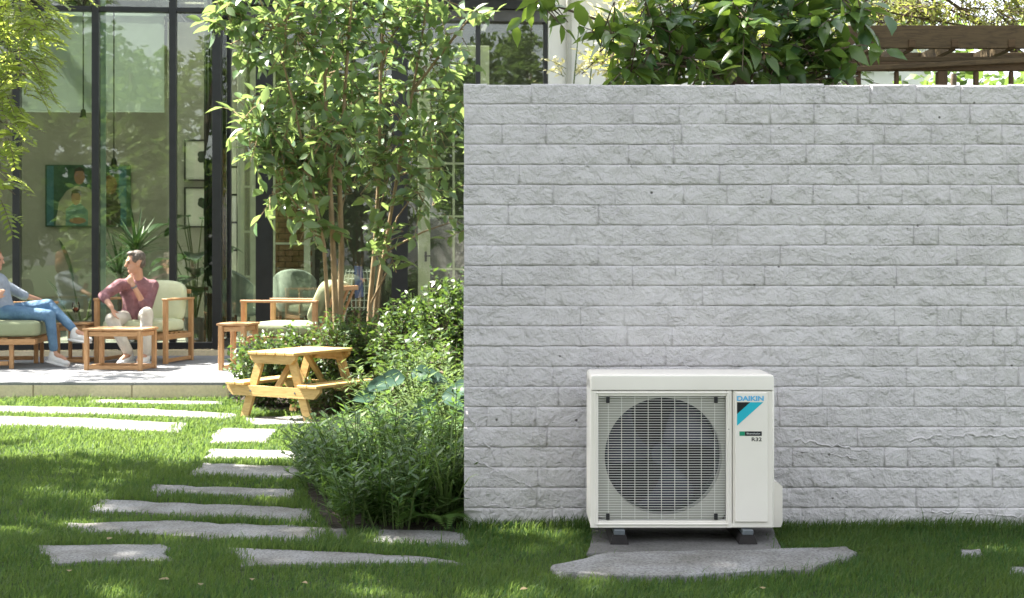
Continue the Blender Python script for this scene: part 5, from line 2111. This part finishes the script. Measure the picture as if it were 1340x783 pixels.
perennial(600, 585, 455, 'pale sunlit stalks tight against the wall', GP, n=34, spread=.25, mat=L_PALE, L=.055)
perennial(520, 592, 490, 'loose pale perennial between the hosta and the hedge', GP, n=44, spread=.32, mat=L_PALE, L=.06)
perennial(476, 612, 548, 'loose pale perennial right of the picnic bench', GP, n=40, spread=.3, mat=L_PALE, L=.06)
perennial(572, 560, 450, 'tall pale stalks rising before the dark hedge', GP, n=40, spread=.3, mat=L_PALE, L=.055)
perennial(500, 640, 548, 'light green bushy perennial left of the strap leaved clump', GP, n=46, spread=.3, mat=L_PALE, L=.07)
perennial(424, 612, 568, 'loose light green plant at the corner of bed and bright lawn', GP, n=34, spread=.22, mat=L_PALE, L=.065)
perennial(455, 592, 545, 'low plant just in front of the right picnic bench', GP, n=30, spread=.22)
perennial(415, 592, 565, 'tiny leafy plant at the bright lawn edge', GP, n=20, spread=.15)
strap_clump(448, 672, .5, 'dark grassy clump at the left tip of the bed', 90, w=.009, lean=(.05, .5), spread=.09, mat=L_BED)
strap_clump(498, 684, .62, 'arching strap leaved clump amid the bed', 60, w=.02, spread=.08)
strap_clump(584, 682, .72, 'long grassy blades leaning by the wall foot', 70, w=.011, spread=.08, mat=L_PALE, lean=(.1, .6))
strap_clump(542, 682, .66, 'narrow grassy blades in the middle of the bed', 60, w=.011, spread=.1, mat=L_BED, lean=(.1, .6))


def fern(px, py, label, n=9, L=.34):
    g = G(px, py)
    t = thing('fern', label, 'fern', (g.x, g.y, 0), 0)
    for k in range(n):
        a = 6.28 * k / n + random.uniform(-.25, .25)
        d = V((math.cos(a), math.sin(a), .75))
        d.normalize()
        ll = L * random.uniform(.75, 1.15)
        PP, DD, NN = [], [], []
        side = d.cross(V((0, 0, 1))).normalized()
        m = 18
        for q in range(m):
            u = .15 + .85 * q / m
            p = d * ll * u + V((0, 0, -.55 * ll * u * u)) + V((0, 0, .02))
            for s in (-1, 1):
                PP.append(p); DD.append(side * s + d * .35); NN.append(V((d.x * .2, d.y * .2, 1)))
        us = np.array([.15 + .85 * (q // 2) / m for q in range(2 * m)])
        v, f = place_leaves(LEAF2, np.array(PP), np.array(DD), unit(np.array(NN)), ll * .24 * np.sin(np.pi * np.clip(us * .9 + .1, 0, 1)) ** .8, ll * .05)
        link('frond', mesh_np('frond', v, f), t, L_FERN)
    return t


perennial(462, 690, 610, 'small leafy plant at the very front of the bed', GP, n=34, spread=.2)
perennial(520, 690, 600, 'low leafy plant before the strap leaved clump', GP, n=40, spread=.24)
perennial(560, 680, 570, 'bushy perennial just behind the light green fern', GP, n=44, spread=.24)
perennial(598, 684, 590, 'leafy perennial at the wall foot', GP, n=34, spread=.16)
perennial(420, 640, 592, 'leafy plant hanging over the long third slab', GP, n=34, spread=.18)
fern(572, 690, 'light green fern at the wall foot above the grey slab')
fern(600, 676, 'smaller fern tucked in the wall corner', 7, .26)


def hosta(px, py, Yd, leaves, label):
    c = W(px, py, Yd)
    base = V((c.x, Yd, 0))
    t = thing('hosta', label, 'plant', base, 0, 'broad blue green leaved plants')
    st = MB()
    for (lx_, ly_, ang, L) in leaves:
        p = W(lx_, ly_, Yd - .1) - base
        d = V((math.cos(ang), -.35, math.sin(ang) * .3 + .05))
        st.tube([(0, 0, 0), (p.x * .4, p.y * .4, p.z * .75), p], [.008, .007, .005], 5, caps=False)
        n = 8
        dn = d.normalized()
        sd = dn.cross(V((random.uniform(-.3, .3), -.8, .65))).normalized()
        up_ = sd.cross(dn)
        vs, fs = [], []
        for i in range(n + 1):
            u = i / n
            w = L * .72 * (math.sin(math.pi * u ** .75)) ** .85 if 0 < u < 1 else 0.002
            q = p + dn * L * u + V((0, 0, -.25 * L * u * u))
            for s, e in ((-1, .10), (-.5, .0), (0, -.03), (.5, 0), (1, .10)):
                vs.append(q + sd * s * w / 2 + up_ * (e * w + .012 * L * math.sin(i * 2.0 + s * 3)))
        for i in range(n):
            for j in range(4):
                a = i * 5 + j
                fs.append((a, a + 1, a + 6, a + 5))
        MB().add(vs, fs).build('leaf', L_HOSTA, t, True, 180, fix=False)
    st.build('stem', MAT['greenstem'], t, True, 80, fix=False)
    return t


hosta(545, 560, 9.3, [(538, 488, -.1, .18), (550, 492, .1, .16), (530, 494, 3.3, .20), (512, 502, 3.2, .18), (492, 518, 3.0, .16), (560, 496, .0, .15)], 'broad blue green leaves rising above the bed near the bench')
hosta(588, 580, 8.6, [(578, 518, -.1, .22), (590, 528, .2, .2), (574, 530, 3.4, .18), (556, 548, 3.0, .18), (592, 508, .3, .16)], 'broad blue green leaves beside the wall edge')


# ------------------------------------------------------------------ shading canopy (out of frame, casts the shade, seen in the glass)
def shade_pos(gx, gy, h):
    return V((gx, gy, 0)) + SUNV * (h / SUNV.z)


def canopy():
    base = V((-8.6, 5.2, 0))
    st = [[(base, .22), (base + V((.2, .1, 2.2)), .17), (base + V((.6, .3, 4.2)), .13), (base + V((1.2, .8, 7.5)), .09), (base + V((1.4, 1.0, 10.5)), .05)],
          [(base + V((.6, .3, 4.2)), .11), (base + V((2.2, 1.4, 6.6)), .08), (base + V((3.8, 2.0, 8.4)), .05), (base + V((5.2, 2.2, 9.6)), .03)],
          [(base + V((.4, .2, 3.2)), .10), (base + V((-.8, 2.4, 6.0)), .07), (base + V((-2.6, 5.0, 9.0)), .04)]]
    bl = []
    rr = random.Random(21)
    # shadow boundary runs from (-4.1, 11.2) to (-1.4, 9.5) and on to the wall
    gx = -8.5
    while gx < 3.4:
        gy = 1.5
        while gy < 12.5:
            lim = 9.5 - .63 * (gx + 1.4)
            lim = min(lim, 12.0)
            if gx > -.4:
                lim = 8.0
            if gy < lim - 1.45:
                h = rr.uniform(8.0, 11.0)
                x_, y_ = gx + rr.uniform(-.3, .3), gy + rr.uniform(-.3, .3)
                if rr.random() > .06:
                    p = shade_pos(x_, y_, h)
                    if p.z > CH + .2 * p.y + 1.0:
                        bl.append((p, (rr.uniform(.6, .9), rr.uniform(.6, .9), .6), 22 if gx < .5 else 17))
            gy += 0.8
        gx += 0.8
    for gx in np.arange(-.2, 4.6, .8):
        for gy in ((8.3, 9.3, 10.3) if gx > 2.1 else (8.0, 9.2)):
            p = V((gx + rr.uniform(-.3, .3), gy + rr.uniform(-.3, .3), 2.9)) + SUNV * rr.uniform(8.5, 10.5)
            bl.append((p, (.75, .75, .5), 13))
    for q in ((.3, 6.6, .35), (.5, 6.6, .6), (.9, 6.6, .8), (.3, 6.9, 1.0), (-.2, 6.4, .2), (1.2, 6.5, .8)):
        bl.append((V(q) + SUNV * rr.uniform(10.0, 12.5), (.6, .6, .4), 15))
    return make_tree('shade_tree', 'large spreading tree out of frame on the left that shades the lawn', 'tree', base, st, bl, L_SHADE, MAT['greybark'], LEAF4, .24, .6, .6, 11, .3, .9, None, 0, .0, twig_r=.006)


canopy()


# ------------------------------------------------------------------ far trees (behind the camera for the glass, and behind the garden)
def far_tree(x, y, h, r, label, n=260, mat=L_FAR, L=.30, z0=.35, grp='garden trees around the lawn', rz_=None):
    base = V((x, y, 0))
    st = [[(base, .16), (base + V((.1, 0, h * .35)), .13), (base + V((.0, .1, h * .65)), .08), (base + V((0, 0, h * .92)), .03)]]
    bl = []
    rr = random.Random(int(x * 13 + y * 7))
    for k in range(9):
        a = rr.uniform(0, 6.28)
        q = rr.uniform(.2, .7) * r
        zz = rr.uniform(z0, .88) * h
        bl.append((V((x + q * math.cos(a), y + q * math.sin(a), zz)), (r * .5, r * .5, h * .14), n // 9))
    return make_tree('garden_tree', label, 'tree', base, st, bl, mat, MAT['greybark'], LEAF2, L, .6, .7, 9, .25, .9, grp, 0, .3, twig_r=0)


# lighter tree that dapples the terrace
base = V((-9.6, 15.2, 0))
bl = []
rr = random.Random(4)
for gx in np.arange(-6.6, -2.4, .75):
    for gy in np.arange(14.0, 16.9, .75):
        if rr.random() < .93:
            bl.append((shade_pos(gx + rr.uniform(-.3, .3), gy + rr.uniform(-.25, .25), rr.uniform(4.6, 6.0)), (.5, .5, .4), 8))
make_tree('terrace_tree', 'light crowned tree out of frame on the left that dapples the terrace', 'tree', base,
          [[(base, .14), (base + V((.1, 0, 2.4)), .11), (base + V((.5, .2, 4.6)), .07), (base + V((1.4, .3, 5.8)), .03)]], bl, L_SHADE, MAT['greybark'], LEAF4, .17, .58, .5, 9, .3, .9, None, 0, .0, twig_r=.004)
lab = 'leafy garden tree across the lawn, seen only as reflection in the glass'
for x, y, h, r in ((-15, -9, 9, 3.4), (-9.5, -14, 11, 4), (-4, -11, 9.5, 3.6), (1, -15, 11, 4), (6.0, -11.5, 10.5, 3.6), (-20, -2, 9, 3.4), (-12, -11, 8, 3.2), (-7, -8.5, 7.5, 2.8), (-1.5, -13, 8, 3.2), (4, -11, 7.5, 2.8)):
    far_tree(x, y, h, r, lab, 1000 if x < 0 else 450, L=.36, z0=.15)
far_tree(5.4, -9.0, 9.0, 2.9, lab, 1100, z0=.25)
far_tree(5.6, 19.5, 5.4, 2.2, 'leafy tree seen through and above the pergola', 300, L=.2, z0=.3)
far_tree(4.9, 15.6, 3.7, 1.7, 'low leafy tree seen between the posts below the pergola rail', 300, L=.16, z0=.3)
far_tree(9.2, 21, 6.0, 2.4, 'leafy tree at the far right behind the pergola', 300, L=.2, z0=.3)
far_tree(12.5, 24, 7.0, 2.6, 'leafy tree beyond the pergola, cut by the right edge', 280, L=.22, z0=.3)
# fine hanging branches above the pergola
TW = 11.6
st = [stem([(1420, 520), (1400, 300), (1380, 100), (1360, -80)], .08, .04, TW + .8)]
bl = pb([(1150, 14, 50, 24, 0, 40), (1200, 14, 46, 22, .3, 36), (1250, 8, 50, 24, .2, 30), (1300, 14, 40, 22, 0, 26), (1335, 10, 30, 24, .3, 22), (1180, -20, 90, 20, 0, 24), (1300, -25, 80, 20, 0, 20), (1050, -110, 120, 50, -.8, 60), (1180, -120, 120, 50, -1.2, 60), (1320, -120, 120, 50, -.6, 50), (1000, -190, 140, 50, -.6, 60), (1180, -200, 140, 50, .4, 60)], TW)  # clumps far above the frame are added to shade the pergola
make_tree('willowy_tree', 'tree with fine hanging twigs above the pergola beam', 'tree', (W(1420, 500, TW + .8).x, TW + .8, 0), st, bl, L_YEL, MAT['greybark'], LEAF2, .06, .4, .36, 12, .6, .7, twig_r=.004)


# ================================================================== GRASS
def inside(poly, X, Y):
    poly = np.array(poly)
    c = np.zeros(len(X), bool)
    j = len(poly) - 1
    for i in range(len(poly)):
        xi, yi = poly[i]
        xj, yj = poly[j]
        hit = ((yi > Y) != (yj > Y)) & (X < (xj - xi) * (Y - yi) / (yj - yi + 1e-12) + xi)
        c ^= hit
        j = i
    return c


def grass():
    Xs, Ys = [], []

    def fill(x0, x1, y0, y1, dens, cond=None):
        n = int((x1 - x0) * (y1 - y0) * dens)
        x = rng.uniform(x0, x1, n)
        y = rng.uniform(y0, y1, n)
        if cond is not None:
            k = cond(x, y)
            x, y = x[k], y[k]
        Xs.append(x); Ys.append(y)

    vis = lambda x, y: np.abs(x) < .46 * y + .45
    nvis = lambda x, y: ~vis(x, y)
    fill(-4.0, 4.0, 5.0, 7.2, 12000, vis)
    fill(-4.8, 1.0, 7.2, 9.2, 7000, vis)
    fill(-6.8, 1.0, 9.2, 13.5, 5000, vis)
    fill(-9, 6, 3.2, 13.5, 1400, nvis)
    X, Y = np.concatenate(Xs), np.concatenate(Ys)
    keep = np.ones(len(X), bool)
    for poly in STONES:
        p = np.array(poly)
        c = p.mean(0)
        keep &= ~inside(c + (p - c) * .87, X, Y)
        keep &= ~(inside(c + (p - c) * .985, X, Y) & (rng.random(len(X)) < .62))
    keep &= ~inside(bed_poly, X, Y)
    keep &= ~((X > WX0 - .01) & (Y > WY - .005))
    keep &= ~((Y > TY - .02) & (X < TXR + .01))
    # bare worn strip under the unit
    X, Y = X[keep], Y[keep]
    n = len(X)
    clump = np.sin(X * 3.1 + 1.3 * np.sin(Y * 2.3)) * np.sin(Y * 3.7 + 1.1 * np.sin(X * 1.9))
    H = (0.036 + .012 * clump) * rng.uniform(.55, 1.35, n) * np.where(rng.random(n) < .03, 1.7, 1.0)
    # longer fringe against stones, wall and bed
    H *= np.where((Y > WY - .16) & (X > WX0 - .1), 1.7, 1.0)
    far = np.clip((Y - 6) / 7, 0, 1)
    Wd = (.0036 + .0035 * far) * rng.uniform(.7, 1.3, n)
    a = rng.uniform(0, 2 * np.pi, n)
    ln = rng.uniform(.1, .9, n) * H
    wind = np.array([.15, -.1])
    dx, dy = np.cos(a) * ln + wind[0] * H, np.sin(a) * ln + wind[1] * H
    b = a + np.pi / 2 + rng.uniform(-.8, .8, n)
    sx, sy = np.cos(b) * Wd / 2, np.sin(b) * Wd / 2
    z0 = np.full(n, -.004)
    v = np.empty((n, 5, 3))
    v[:, 0] = np.stack([X - sx, Y - sy, z0], 1)
    v[:, 1] = np.stack([X + sx, Y + sy, z0], 1)
    v[:, 2] = np.stack([X - sx * .8 + dx * .35, Y - sy * .8 + dy * .35, H * .6], 1)
    v[:, 3] = np.stack([X + sx * .8 + dx * .35, Y + sy * .8 + dy * .35, H * .6], 1)
    v[:, 4] = np.stack([X + dx, Y + dy, H * (1 - .18 * rng.random(n))], 1)
    tf = np.array([(0, 1, 3), (0, 3, 2), (2, 3, 4)])
    f = (tf[None] + (np.arange(n) * 5)[:, None, None]).reshape(-1, 3)
    o = link('grass', mesh_np('grass', v.reshape(-1, 3), f), None, MAT['grass'])
    tag(o, kind='stuff')
    o['label'] = 'short green lawn grass around the stone slabs'
    o['category'] = 'grass'


grass()

# fallen leaves on the near lawn
lm = leafmat('dry_leaf', [(0.30, 0.26, 0.15), (0.22, 0.16, 0.08), (0.36, 0.33, 0.22)], (0.3, 0.25, 0.1), .2, .7, .2)
for px, py, where in ((262, 766, 'dry leaf on the near grass below the gap between the two nearest slabs'), (222, 758, 'dry leaf on the near grass below the right end of the nearest left slab'), (330, 757, 'dry leaf on the grass under the middle nearest slab'),
                      (140, 706, 'dry leaf in the grass strip between the two front rows of slabs'), (90, 748, 'dry leaf under the left end of the nearest left slab'), (395, 762, 'dry leaf below the right end of the middle nearest slab'),
                      (1000, 771, 'dry leaf on the near grass below the broad rough slab'), (690, 770, 'dry leaf on the near grass left of the broad rough slab')):
    g = G(px, py, .04)
    a = random.uniform(0, 6.28)
    v, f = place_leaves(LEAF8, np.array([[0, 0, 0.0]]), np.array([[math.cos(a), math.sin(a), .1]]), np.array([[.1, -.2, 1.0]]), random.uniform(.03, .05), .026)
    o = link('fallen_leaf', mesh_np('fallen_leaf', v, f), None, lm)
    o.location = g
    tag(o, where, 'leaf', 'fallen leaves on the lawn')
